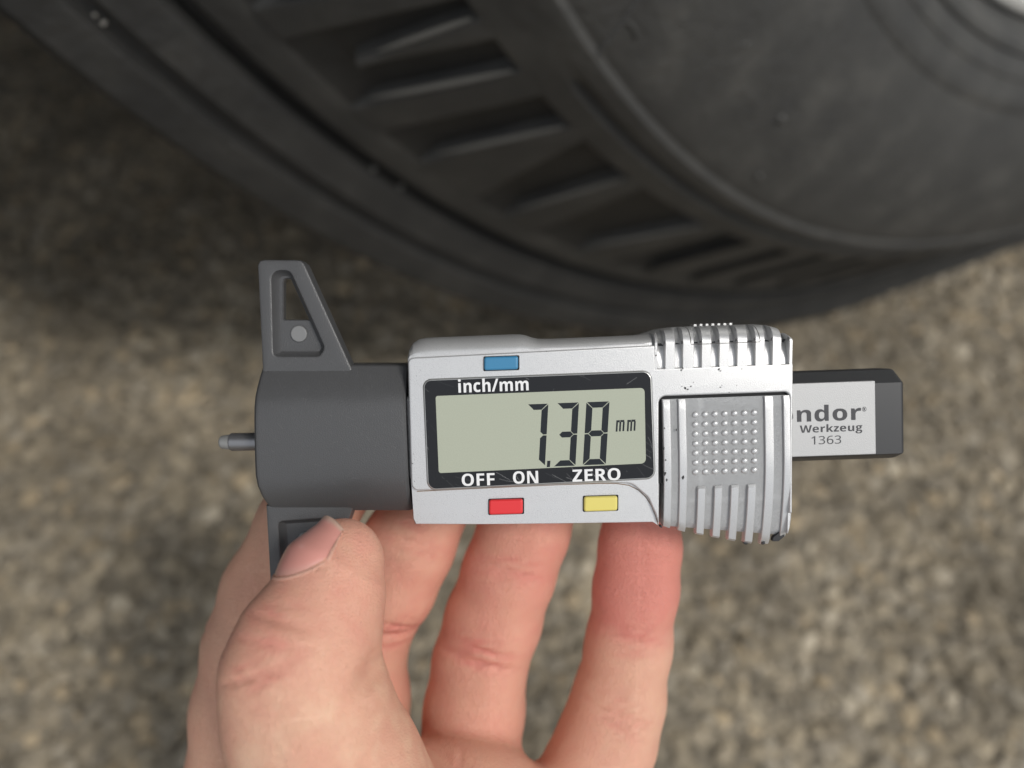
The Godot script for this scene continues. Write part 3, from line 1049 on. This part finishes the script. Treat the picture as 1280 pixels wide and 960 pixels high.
func make_pad(g: Node3D) -> void:
	# dark gap round the pad, then the pad
	var gap := rounded([[820, 495.5, 9], [980.5, 489.5, 7], [986.5, 560, 0], [987.0, 640, 2], [976, 655, 6], [945, 660.0, 0], [900, 655, 0], [822, 645, 0]], 6)
	var pad := put("thumb_rest", finish(pad_strip(824.0, 980.0, 499.0, -0.3, 0.06, 0.0, -12.0), 30.0), M["textured paint"], g)
	put("thumb_rest_gap", finish(plate(GR([[820, 494.8, 9], [981.5, 488.8, 7], [984.5, 598, 0], [822, 603.5, 0]], 6), -1.2 * MM, -0.6 * MM, 0.02 * MM, 1)), M["dark gap"], pad)
	put("thumb_rest_gap", finish(plate(GP(gap), -12 * MM, -4.6 * MM, 0.05 * MM, 1)), M["dark gap"], pad)
	for s in [[824.0, 833.5], [843.0, 852.6], [948.5, 959.6], [971.5, 980.0]]:
		put("raised_strip", finish(pad_strip(s[0], s[1], 499.3, 0.06), 30.0), M["silver paint"], pad)
	for s in [[867.0, 876.8], [887.6, 897.4], [908.0, 918.0], [928.8, 939.0]]:
		put("grip_bar", finish(pad_strip(s[0] - 1.6, s[1] - 1.6, 608.0, 0.2), 30.0), M["silver paint"], pad)
	var dome := SphereMesh.new()
	dome.radius = 1.0
	dome.height = 2.0
	dome.radial_segments = 16
	dome.rings = 8
	for i in 7:
		for j in 7:
			var x := 864.9 + i * 12.05 + j * 0.25
			var y := 517.6 + j * 11.85 - i * 0.43
			var slope := 2.5 * 2.0 * maxf(0.0, (y - 560.0) / 120.0) / 120.0 / 0.11128
			put("grip_bump", dome, M["silver paint"], pad, Transform3D(Basis(Vector3(1, 0, 0), -slope * -1.0).scaled_local(Vector3(0.47, 0.44, 0.3) * MM), G3(x, y, pad_z(y) - 0.3)))
	# paint worn off the pad's edges
	var t := PackedVector3Array()
	for q in [[826, 559, 1.3, 1.6, 0.1], [828.5, 573, 1.0, 1.2, 0.3], [828, 590, 1.6, 1.8, 0.3], [830.5, 598, 1.2, 1.8, 0.0], [826, 588, 0.8, 1.0, 0.0], [850.5, 594.5, 1.6, 1.9, 0.2], [875.5, 615.5, 1.4, 1.0, 0.0], [826.5, 534, 0.8, 1.6, 0.1], [841, 536, 0.8, 1.9, 0.1]]:
		var z := pad_z(q[1]) + 0.06
		t.append_array(plate(blob(q[0], q[1], q[2], q[3], q[4], int(q[0] + q[1])), (z - 0.08) * MM, (z + 0.02) * MM, 0.004 * MM, 1))
	put("paint_chips", finish(t), M["black wear"], pad)
	# bare black plastic at the pad's lower right corner
	var u := PackedVector3Array()
	for q in [[975.0, 674.5, 8.2, 0.55, -0.5, -2.95], [958, 682, 2.8, 0.7, -0.2, -3.4], [936, 683.2, 3.2, 0.35, 0.15, -3.5], [826.5, 659.5, 1.9, 0.8, 0.3, -2.1]]:
		u.append_array(plate(blob(q[0], q[1], q[2], q[3], q[4], int(q[0])), (pad_z(q[1]) - 0.7) * MM, (pad_z(q[1]) + 0.1) * MM, 0.05 * MM, 2))
	put("paint_chips", finish(u), M["black wear"], pad)

func make_beam(g: Node3D) -> void:
	var section := [[581.5, -9.0], [581.5, -5.8], [580.5, -5.2], [573.5, -3.2], [572.0, -3.0], [482.0, -3.0], [480.0, -3.3], [466.5, -5.6], [465.5, -6.2], [465.5, -9.0]]
	var rings := []
	for k in [[560.0, 0.0], [1130.0, 0.0], [1133.5, 0.5], [1136.0, 1.6], [1137.5, 3.5]]:
		var r := PackedVector3Array()
		for q in section:
			var y: float = q[0] - (k[0] - 1050.0) * 0.0349
			y = lerpf(y, 523.0 - (k[0] - 1050.0) * 0.0349, k[1] * 0.014)
			r.append(G3(k[0] + (q[0] - 523.0) * 0.035, y, q[1] - k[1] * 0.25))
		rings.append(r)
	var beam := put("beam", finish(loft(rings), 20.0), M["black plastic"], g)
	var label := put("label_plate", finish(plate(GR([[940, 482.8, 1], [1097, 477.0, 1.2], [1100.5, 570.0, 1.2], [943, 575.5, 1]], 3), -3.4 * MM, -2.85 * MM, 0.12 * MM, 3), 30.0), M["label metal"], beam)
	words("Condor", 953.0, 531.2, 1080.5, 21.0, -2.845, label, M["grey print"])
	words("®", 1081.5, 516.0, 1087.0, 6.0, -2.845, label, M["grey print"])
	words("Werkzeug", 1003.5, 546.2, 1082.5, 13.0, -2.845, label, M["grey print"])
	words("1363", 1018.5, 558.0, 1056.0, 10.6, -2.845, label, M["grey print"], false)

# ------------------------------------------------------------------ the hand

var b_a := PackedVector3Array()
var b_b := PackedVector3Array()
var b_ra := PackedFloat32Array()
var b_rb := PackedFloat32Array()
var b_g := PackedInt32Array()
var c_at := PackedVector3Array()
var c_axis := PackedVector3Array()
var c_side := PackedVector3Array()
var c_num := []          # [depth, width, reach, bend]

func chain(group: int, points: Array) -> void:
	for i in points.size() - 1:
		b_a.append(points[i][0])
		b_b.append(points[i + 1][0])
		b_ra.append(points[i][1])
		b_rb.append(points[i + 1][1])
		b_g.append(group)

func crease(at: Vector3, axis: Vector3, depth: float, width: float, reach: float, bend := 0.0) -> void:
	c_at.append(at)
	var a := axis.normalized()
	c_axis.append(a)
	c_side.append(a.cross(Vector3(0, 0, 1)).normalized())
	c_num.append([depth, width, reach, bend])

func smin(a: float, b: float, k: float) -> float:
	var h := maxf(k - absf(a - b), 0.0) / k
	return minf(a, b) - h * h * k * 0.25

func bone_d(i: int, p: Vector3) -> float:
	var a := b_a[i]
	var ba := b_b[i] - a
	var h := clampf((p - a).dot(ba) / ba.length_squared(), 0.0, 1.0)
	return p.distance_to(a + ba * h) - lerpf(b_ra[i], b_rb[i], h)

func hand_d(p: Vector3, bones: PackedInt32Array, lines: PackedInt32Array) -> float:
	var g0 := 60.0
	var g1 := 60.0
	var f2 := 60.0
	var f3 := 60.0
	var f4 := 60.0
	var f5 := 60.0
	for i in bones:
		var a := b_a[i]
		var ba := b_b[i] - a
		var h := clampf((p - a).dot(ba) / ba.length_squared(), 0.0, 1.0)
		var d := p.distance_to(a + ba * h) - lerpf(b_ra[i], b_rb[i], h)
		match b_g[i]:
			0: g0 = smin(g0, d, 8.0)
			1: g1 = smin(g1, d, 2.5)
			2: f2 = smin(f2, d, 2.0)
			3: f3 = smin(f3, d, 2.0)
			4: f4 = smin(f4, d, 2.0)
			5: f5 = smin(f5, d, 2.0)
	var f := smin(smin(f2, f3, 0.8), smin(f4, f5, 0.8), 0.8)
	var out := smin(smin(g0, g1, 6.0), f, 3.0)
	for i in lines:
		var q := p - c_at[i]
		var n: Array = c_num[i]
		var far: float = q.length_squared() / (n[2] * n[2])
		if far < 1.0:
			var t := q.dot(c_side[i])
			var s: float = q.dot(c_axis[i]) + n[3] * t * t
			var k: float = s / n[1]
			if absf(k) < 3.0: out += n[0] * exp(-k * k) * (1.0 - far) * (1.0 - far)
	return out

func make_hand() -> void:
	var thumb := [[Vector3(-19.1, -68.5, -104.0), 15.0], [Vector3(-23.1, -50.8, -97.0), 11.4], [Vector3(-25.3, -41.1, -94.0), 10.0], [Vector3(-26.0, -35.7, -93.0), 9.2], [Vector3(-25.0, -31.7, -94.0), 8.2], [Vector3(-23.3, -27.4, -95.5), 6.4], [Vector3(-22.6, -23.9, -97.0), 5.9], [Vector3(-21.6, -22.0, -98.0), 3.9]]
	var index := [[Vector3(-42.9, -88.5, -128.0), 10.0], [Vector3(-46.7, -66.9, -129.0), 8.6], [Vector3(-45.9, -55.7, -129.0), 8.5], [Vector3(-43.6, -44.3, -128.0), 8.3], [Vector3(-40.5, -35.0, -127.0), 8.0], [Vector3(-34.4, -23.6, -125.0), 7.6], [Vector3(-28.4, -14.9, -125.0), 6.6]]
	var middle := [[Vector3(-24.2, -85.7, -128.0), 10.0], [Vector3(-26.7, -67.4, -130.0), 8.8], [Vector3(-26.6, -55.2, -131.0), 8.5], [Vector3(-26.5, -44.6, -131.0), 8.0], [Vector3(-21.0, -33.9, -128.0), 8.0], [Vector3(-17.6, -27.4, -127.0), 7.6], [Vector3(-12.6, -17.8, -127.0), 6.8]]
	var ring := [[Vector3(-8.8, -84.4, -126.0), 10.0], [Vector3(-7.8, -66.9, -129.0), 8.8], [Vector3(-6.5, -56.2, -130.0), 8.4], [Vector3(-5.5, -48.0, -130.0), 7.9], [Vector3(-3.2, -40.4, -129.0), 8.0], [Vector3(-0.5, -31.8, -127.0), 7.6], [Vector3(2.0, -24.5, -126.0), 7.4], [Vector3(4.8, -18.4, -126.0), 6.4]]
	var little := [[Vector3(6.6, -83.0, -122.0), 10.0], [Vector3(13.3, -66.0, -126.0), 8.4], [Vector3(16.1, -59.7, -127.0), 8.0], [Vector3(18.0, -53.2, -127.0), 7.5], [Vector3(19.5, -43.6, -126.0), 6.9], [Vector3(20.4, -33.5, -124.0), 6.7], [Vector3(20.9, -26.6, -123.0), 6.4], [Vector3(21.3, -18.6, -123.0), 5.6]]
	chain(1, thumb)
	chain(2, index)
	chain(3, middle)
	chain(4, ring)
	chain(5, little)
	# palm, heel of the thumb, wrist
	chain(0, [[Vector3(-20.6, -65.6, -112.0), 11.5], [Vector3(-6.7, -69.4, -119.0), 11.0], [Vector3(6.5, -80.4, -121.0), 12.0]])
	chain(0, [[Vector3(-40.5, -89.2, -127.0), 12.0], [Vector3(-26.8, -137.7, -118.0), 16.0]])
	chain(0, [[Vector3(-23.1, -87.1, -126.0), 13.0], [Vector3(-15.2, -137.8, -117.0), 17.0]])
	chain(0, [[Vector3(-6.8, -86.4, -125.0), 13.0], [Vector3(-5.1, -137.8, -117.0), 17.0]])
	chain(0, [[Vector3(6.6, -87.0, -122.0), 12.0], [Vector3(3.8, -136.5, -117.0), 16.0]])
	chain(0, [[Vector3(-18.5, -72.8, -107.0), 15.0], [Vector3(-14.3, -121.2, -110.0), 17.0]])
	chain(0, [[Vector3(-17.5, -146.6, -116.0), 20.0], [Vector3(-14.5, -220.2, -112.0), 24.0]])
	chain(0, [[Vector3(-2.5, -146.6, -116.0), 20.0], [Vector3(1.2, -220.2, -112.0), 24.0]])
	# creases of the finger joints (seen from the palm side)
	var up := func(a: Vector3, b: Vector3) -> Vector3: return b - a
	crease(Vector3(-5.1, -45.1, -122.0), Vector3(0.25, 1, 0), 0.55, 0.6, 10.0, 0.012)
	crease(Vector3(-4.7, -43.0, -122.0), Vector3(0.1, 1, 0), 0.35, 0.45, 8.0, 0.02)
	crease(Vector3(-0.8, -29.4, -119.0), Vector3(0.25, 1, 0), 0.4, 0.5, 9.0, 0.015)
	crease(Vector3(17.0, -52.5, -119.0), Vector3(0.3, 1, 0), 0.4, 0.5, 8.5, 0.01)
	crease(Vector3(17.7, -54.1, -119.0), Vector3(0.25, 1, 0), 0.28, 0.4, 7.0, 0.01)
	crease(Vector3(19.3, -40.4, -119.0), Vector3(0.22, 1, 0), 0.38, 0.5, 8.0, 0.012)
	crease(Vector3(18.8, -38.3, -119.0), Vector3(0.2, 1, 0), 0.15, 0.4, 6.0, 0.012)
	crease(Vector3(-19.9, -40.8, -123.0), Vector3(0.1, 1, 0), 0.7, 0.7, 9.0, 0.0)
	crease(Vector3(-18.6, -39.2, -123.0), Vector3(0.5, 1, 0), 0.3, 0.5, 7.0, 0.0)
	crease(Vector3(-16.1, -24.9, -119.0), Vector3(0.35, 1, 0), 0.45, 0.6, 10.0, 0.012)
	crease(Vector3(-51.4, -41.2, -128.0), Vector3(0.1, 1, 0), 0.5, 0.5, 6.0, 0.0)
	crease(Vector3(-52.3, -48.7, -128.0), Vector3(0.3, 1, 0), 0.3, 0.4, 4.0, 0.0)
	crease(Vector3(-52.3, -65.3, -128.0), Vector3(-0.6, 1, 0), 0.5, 0.5, 6.0, 0.0)
	# wrinkles over the joint of the thumb
	crease(Vector3(-28.3, -27.1, -86.0), Vector3(0.1, 1, 0), 0.5, 0.5, 7.5, 0.016)
	crease(Vector3(-29.3, -27.9, -86.0), Vector3(0.25, 1, 0), 0.14, 0.35, 6.0, 0.02)
	crease(Vector3(-29.8, -33.2, -85.0), Vector3(-0.35, 1, 0), 0.42, 0.45, 7.0, 0.01)
	crease(Vector3(-26.6, -31.8, -85.0), Vector3(-0.4, 1, 0), 0.12, 0.5, 6.0, 0.0)
	crease(Vector3(-16.3, -34.2, -91.0), Vector3(-0.5, 1, 0), 1.0, 1.7, 7.0, 0.0)
	# fold between the ball of the thumb and the palm
	crease(Vector3(-11.2, -53.0, -109.0), Vector3(0.35, 1, 0), 0.5, 0.7, 9.0, 0.0)
	crease(Vector3(-7.9, -56.3, -112.0), Vector3(-1, 0.5, 0), 0.25, 0.4, 5.0, 0.0)

	# finer lines beside each of them
	var k := RandomNumberGenerator.new()
	k.seed = 12
	for i in c_at.size():
		for j in 4:
			var n: Array = c_num[i]
			var away := k.randf_range(0.7, 2.6) * (1.0 if j % 2 == 0 else -1.0)
			crease(c_at[i] + c_axis[i] * away + c_side[i] * k.randf_range(-2.5, 2.5), c_axis[i].rotated(Vector3(0, 0, 1), k.randf_range(-0.22, 0.22)), n[0] * k.randf_range(0.15, 0.4), n[1] * 0.6, n[2] * k.randf_range(0.4, 0.75), n[3] + k.randf_range(-0.01, 0.015))
	var origin := Vector3(-15.3, -79.0, -118.0)
	var hand := mesh_hand(origin)
	var o := put("hand", hand, M["skin"], self, Transform3D(cam_frame.basis.scaled_local(Vector3.ONE * MM), cam_frame * (origin * MM)))
	# unit of the mesh is the metre; the node only turns it
	o.transform = Transform3D(cam_frame.basis, cam_frame * (origin * MM))
	tag(o, "left hand holding the gauge from below, thumb in front and four fingers behind", "hand")
	var nail := thumb_nail(origin, thumb)
	var nail_part := put("thumbnail", nail, M["nail"], o)
	# the fold of skin round the nail
	var fold := PackedVector3Array()
	var rings := []
	for i in nail_rim.size():
		var a: Vector3 = nail_rim[maxi(i - 1, 0)]
		var b: Vector3 = nail_rim[mini(i + 1, nail_rim.size() - 1)]
		var along := (b - a).normalized()
		var s1 := along.cross(Vector3(0.3, 0.2, 0.93)).normalized()
		var s2 := along.cross(s1)
		var thick := 0.3 * sin(PI * clampf(float(i) / (nail_rim.size() - 1), 0.02, 0.98)) ** 0.4
		var hoop := PackedVector3Array()
		for q in 8: hoop.append((nail_rim[i] + (s1 * cos(TAU * q / 8) + s2 * sin(TAU * q / 8)) * thick - origin) * MM)
		rings.append(hoop)
	fold = loft(rings)
	var tints := PackedColorArray()
	tints.resize(fold.size())
	tints.fill(Color(0.74, 0.4, 0.3))
	put("nail_fold", finish(fold, 60.0, tints), M["skin"], nail_part)

func all_bones() -> PackedInt32Array:
	return PackedInt32Array(range(b_a.size()))

func mesh_hand(origin: Vector3) -> ArrayMesh:
	var lo := Vector3.ONE * 1e9
	var hi := -lo
	for i in b_a.size():
		var r := Vector3.ONE * (maxf(b_ra[i], b_rb[i]) + 1.5)
		lo = lo.min(b_a[i] - r).min(b_b[i] - r)
		hi = hi.max(b_a[i] + r).max(b_b[i] + r)
	var tris := PackedVector3Array()
	var cell := 0.8
	var per := 8
	var dims := Vector3i(((hi - lo) / (cell * per)).ceil())
	var nx := dims.x * per + 1
	var ny := dims.y * per + 1
	var nz := dims.z * per + 1
	var field := PackedFloat32Array()
	field.resize(nx * ny * nz)
	field.fill(1e6)
	var every := all_bones()
	var none := PackedInt32Array()
	var active := []
	var wide := cell * per
	for bx in dims.x:
		for by in dims.y:
			for bz in dims.z:
				var mid := lo + (Vector3(bx, by, bz) + Vector3.ONE * 0.5) * wide
				var least := 1e9
				var ds := PackedFloat32Array()
				for i in every:
					var d := bone_d(i, mid)
					ds.append(d)
					least = minf(least, d)
				if least > wide * 0.87 + 1.0 or least < -wide * 0.87 - 4.0: continue
				var bones := PackedInt32Array()
				for i in every:
					if ds[i] < least + 2.0 * wide * 0.87 + 9.0: bones.append(i)
				var lines := PackedInt32Array()
				for i in c_at.size():
					if c_at[i].distance_to(mid) < c_num[i][2] + wide * 0.9: lines.append(i)
				active.append([bx, by, bz, bones, lines])
				for x in per + 1:
					for y in per + 1:
						for z in per + 1:
							var k := ((bx * per + x) * ny + by * per + y) * nz + bz * per + z
							if field[k] > 1e5:
								field[k] = hand_d(lo + Vector3(bx * per + x, by * per + y, bz * per + z) * cell, bones, lines)
	var index := {}
	var verts := PackedVector3Array()
	var norms := PackedVector3Array()
	var cols := PackedColorArray()
	var f := FastNoiseLite.new()
	f.seed = 3
	f.frequency = 0.11
	f.fractal_octaves = 3
	var corner := [Vector3i(0, 0, 0), Vector3i(1, 0, 0), Vector3i(0, 1, 0), Vector3i(1, 1, 0), Vector3i(0, 0, 1), Vector3i(1, 0, 1), Vector3i(0, 1, 1), Vector3i(1, 1, 1)]
	var edges := [[0, 1], [2, 3], [4, 5], [6, 7], [0, 2], [1, 3], [4, 6], [5, 7], [0, 4], [1, 5], [2, 6], [3, 7]]
	var off := PackedInt32Array()
	for c in corner: off.append((c.x * ny + c.y) * nz + c.z)
	var val := PackedFloat32Array()
	val.resize(8)
	var cells := PackedInt32Array()
	for blk in active:
		for x in per:
			for y in per:
				for z in per:
					var gx: int = blk[0] * per + x
					var gy: int = blk[1] * per + y
					var gz: int = blk[2] * per + z
					var k := (gx * ny + gy) * nz + gz
					var inside := 0
					var bad := false
					for c in 8:
						val[c] = field[k + off[c]]
						if val[c] > 1e5: bad = true
						if val[c] < 0.0: inside += 1
					if bad or inside == 0 or inside == 8: continue
					var sum := Vector3.ZERO
					var n := 0
					for e in edges:
						var va := val[e[0]]
						var vb := val[e[1]]
						if (va < 0.0) != (vb < 0.0):
							sum += Vector3(corner[e[0]]).lerp(Vector3(corner[e[1]]), va / (va - vb))
							n += 1
					var p := lo + (Vector3(gx, gy, gz) + sum / n) * cell
					var bones: PackedInt32Array = blk[3]
					var lines: PackedInt32Array = blk[4]
					var h := 0.22
					var d0 := hand_d(p, bones, lines)
					var grad := Vector3(hand_d(p + Vector3(h, 0, 0), bones, lines) - d0, hand_d(p + Vector3(0, h, 0), bones, lines) - d0, hand_d(p + Vector3(0, 0, h), bones, lines) - d0) / h
					var nn := grad.normalized()
					p -= nn * clampf(d0, -0.5, 0.5)
					index[k] = verts.size()
					cells.append(k)
					verts.append((p - origin) * MM)
					norms.append(nn)
					cols.append(skin_color(p, f, bones, lines))
	var idx := PackedInt32Array()
	var sx := ny * nz
	var sy := nz
	for k in cells:
		# the three edges that start at this cell's first corner
		var v0 := field[k]
		for e in [[sx, sy, 1], [sy, 1, sx], [1, sx, sy]]:
			var v1 := field[k + e[0]]
			if (v0 < 0.0) == (v1 < 0.0): continue
			var a: int = index.get(k, -1)
			var b: int = index.get(k - e[1], -1)
			var c: int = index.get(k - e[1] - e[2], -1)
			var d: int = index.get(k - e[2], -1)
			if a < 0 or b < 0 or c < 0 or d < 0: continue
			if v0 < 0.0: idx.append_array([a, c, b, a, d, c])
			else: idx.append_array([a, b, c, a, c, d])
	# edges whose first corner lies in a cell that the surface misses are met from the cells beside it
	var a2 := []
	a2.resize(Mesh.ARRAY_MAX)
	a2[Mesh.ARRAY_VERTEX] = verts
	a2[Mesh.ARRAY_NORMAL] = norms
	a2[Mesh.ARRAY_COLOR] = cols
	a2[Mesh.ARRAY_INDEX] = idx
	var m := ArrayMesh.new()
	m.add_surface_from_arrays(Mesh.PRIMITIVE_TRIANGLES, a2)
	print("hand ", verts.size(), " ", idx.size() / 3)
	return m

# the skin's own colour: paler on the thumb, redder towards the fingertips and in the creases
func skin_color(p: Vector3, f: FastNoiseLite, bones: PackedInt32Array, lines: PackedInt32Array) -> Color:
	var c := Color(0.78, 0.45, 0.315)
	var red := Color(0.7, 0.265, 0.21)
	var pale := Color(0.85, 0.555, 0.39)
	var who := 0
	var best := 1e9
	for i in bones:
		var d := bone_d(i, p)
		if d < best:
			best = d
			who = b_g[i]
	var n := f.get_noise_3dv(p)
	var n2 := 1.6 * f.get_noise_3dv(p * 3.1 + Vector3(40, 0, 0))
	var tip := smoothstep(-48.0, -30.0, p.y)
	var r := 0.2 + 0.15 * n + 0.05 * n2
	match who:
		1: r = 0.12 + 0.22 * n + 0.12 * n2 + 0.25 * smoothstep(-38.0, -26.0, p.y)
		2: r = 0.12 + 0.2 * n
		3: r = 0.4 + 0.3 * n + 0.1 * n2
		4: r = 0.42 + 0.25 * n + 0.2 * tip + 0.1 * n2
		5: r = 0.2 + 0.85 * smoothstep(-45.0, -34.5, p.y) + 0.2 * n + 0.1 * n2
	for i in lines:
		var q := p - c_at[i]
		var k: Array = c_num[i]
		var far: float = q.length_squared() / (k[2] * k[2])
		if far < 1.0:
			var t := q.dot(c_side[i])
			var s: float = (q.dot(c_axis[i]) + k[3] * t * t) / (k[1] * 1.3)
			if k[1] < 1.0: r += 0.22 * exp(-s * s) * (1.0 - far)
	if who == 1 and r < 0.12: c = c.lerp(pale, clampf((0.12 - r) * 3.0, 0, 1))
	c = c.lerp(red, clampf(r, 0.0, 1.0))
	# a small mole on the little finger
	var mole := (p - Vector3(12.9, -46.6, -118.5)).length()
	c = c.lerp(Color(0.2, 0.08, 0.04), 0.7 * (1.0 - smoothstep(0.3, 0.8, mole)))
	return c

var nail_rim := []

func thumb_nail(origin: Vector3, thumb: Array) -> ArrayMesh:
	# lies on the last bone of the thumb, facing left and up
	var a: Vector3 = thumb[5][0]
	var b: Vector3 = thumb[7][0]
	var axis := (b - a).normalized()
	var back := Vector3(-0.8, 0.3, 0.52)
	back = (back - axis * back.dot(axis)).normalized()
	var side := axis.cross(back)
	var lines := PackedInt32Array()
	var every := all_bones()
	var nu := 26
	var nv := 30
	var grid := []
	var free := a + axis * ((b - a).length() + 3.4)
	for j in nv + 1:
		var v := float(j) / nv
		var row := []
		for i in nu + 1:
			var u := lerpf(-1, 1, float(i) / nu)
			# rounded at the root, nearly straight at the free edge
			var start := 0.02 + 0.36 * pow(absf(u), 2.3)
			var stop := 1.0 - 0.16 * u * u
			var h := lerpf(start, stop, v)
			var on := a.lerp(free, h)
			var ang := u * (0.92 - 0.04 * v)
			var dir := back * cos(ang) + side * sin(ang)
			# march in from outside onto the thumb, keep a smooth minimum radius past its end
			var r := 12.0
			for k in 24:
				var d := hand_d(on + dir * r, every, lines)
				if d < 0.02: break
				r -= d * 0.7
				if r < 3.4: break
			var least := lerpf(6.2, 4.2, clampf((h - 0.3) / 0.7, 0, 1))
			r = maxf(r, least) + 0.3 - 0.18 * pow(absf(u), 6.0) - 0.4 * pow(1.0 - v, 8.0)
			row.append(on + dir * r)
		grid.append(row)
	# settle small steps left by the march
	for pass_ in 3:
		for j in range(1, nv):
			for i in range(1, nu):
				grid[j][i] = (grid[j][i] * 2.0 + grid[j - 1][i] + grid[j + 1][i] + grid[j][i - 1] + grid[j][i + 1]) / 6.0
	# down one side, round the root and up the other
	for j in range(nv - 3, 0, -1): nail_rim.append(grid[j][0] - back * 0.12)
	for i in range(0, nu + 1): nail_rim.append(grid[0][i] - back * 0.05)
	for j in range(1, nv - 2): nail_rim.append(grid[j][nu] - back * 0.12)
	var t := PackedVector3Array()
	var cols := PackedColorArray()
	var pink := Color(0.74, 0.34, 0.29)
	var tipc := Color(0.6, 0.4, 0.31)
	var tint := func(v: float) -> Color: return pink.lerp(tipc, smoothstep(0.9, 0.97, v)).lerp(Color(0.66, 0.4, 0.33), 0.5 * (1.0 - smoothstep(0.05, 0.2, v)))
	for layer in 2:
		for j in nv:
			for i in nu:
				var q := [grid[j][i], grid[j][i + 1], grid[j + 1][i + 1], grid[j + 1][i]]
				var c := [tint.call(float(j) / nv), tint.call(float(j) / nv), tint.call(float(j + 1) / nv), tint.call(float(j + 1) / nv)]
				if layer == 1:
					for k in 4: q[k] = q[k] - back * 0.35
				var order := [0, 1, 2, 0, 2, 3] if layer == 0 else [0, 2, 1, 0, 3, 2]
				for k in order:
					t.append((q[k] - origin) * MM)
					cols.append(c[k])
	# the edge
	var loop := []
	for i in nu + 1: loop.append([nv, i])
	for k in nu:
		var p0: Vector3 = grid[nv][k]
		var p1: Vector3 = grid[nv][k + 1]
		for q in [p0, p1, p1 - back * 0.35, p0, p1 - back * 0.35, p0 - back * 0.35]:
			t.append((q - origin) * MM)
			cols.append(tipc)
	return finish(t, 50.0, cols)
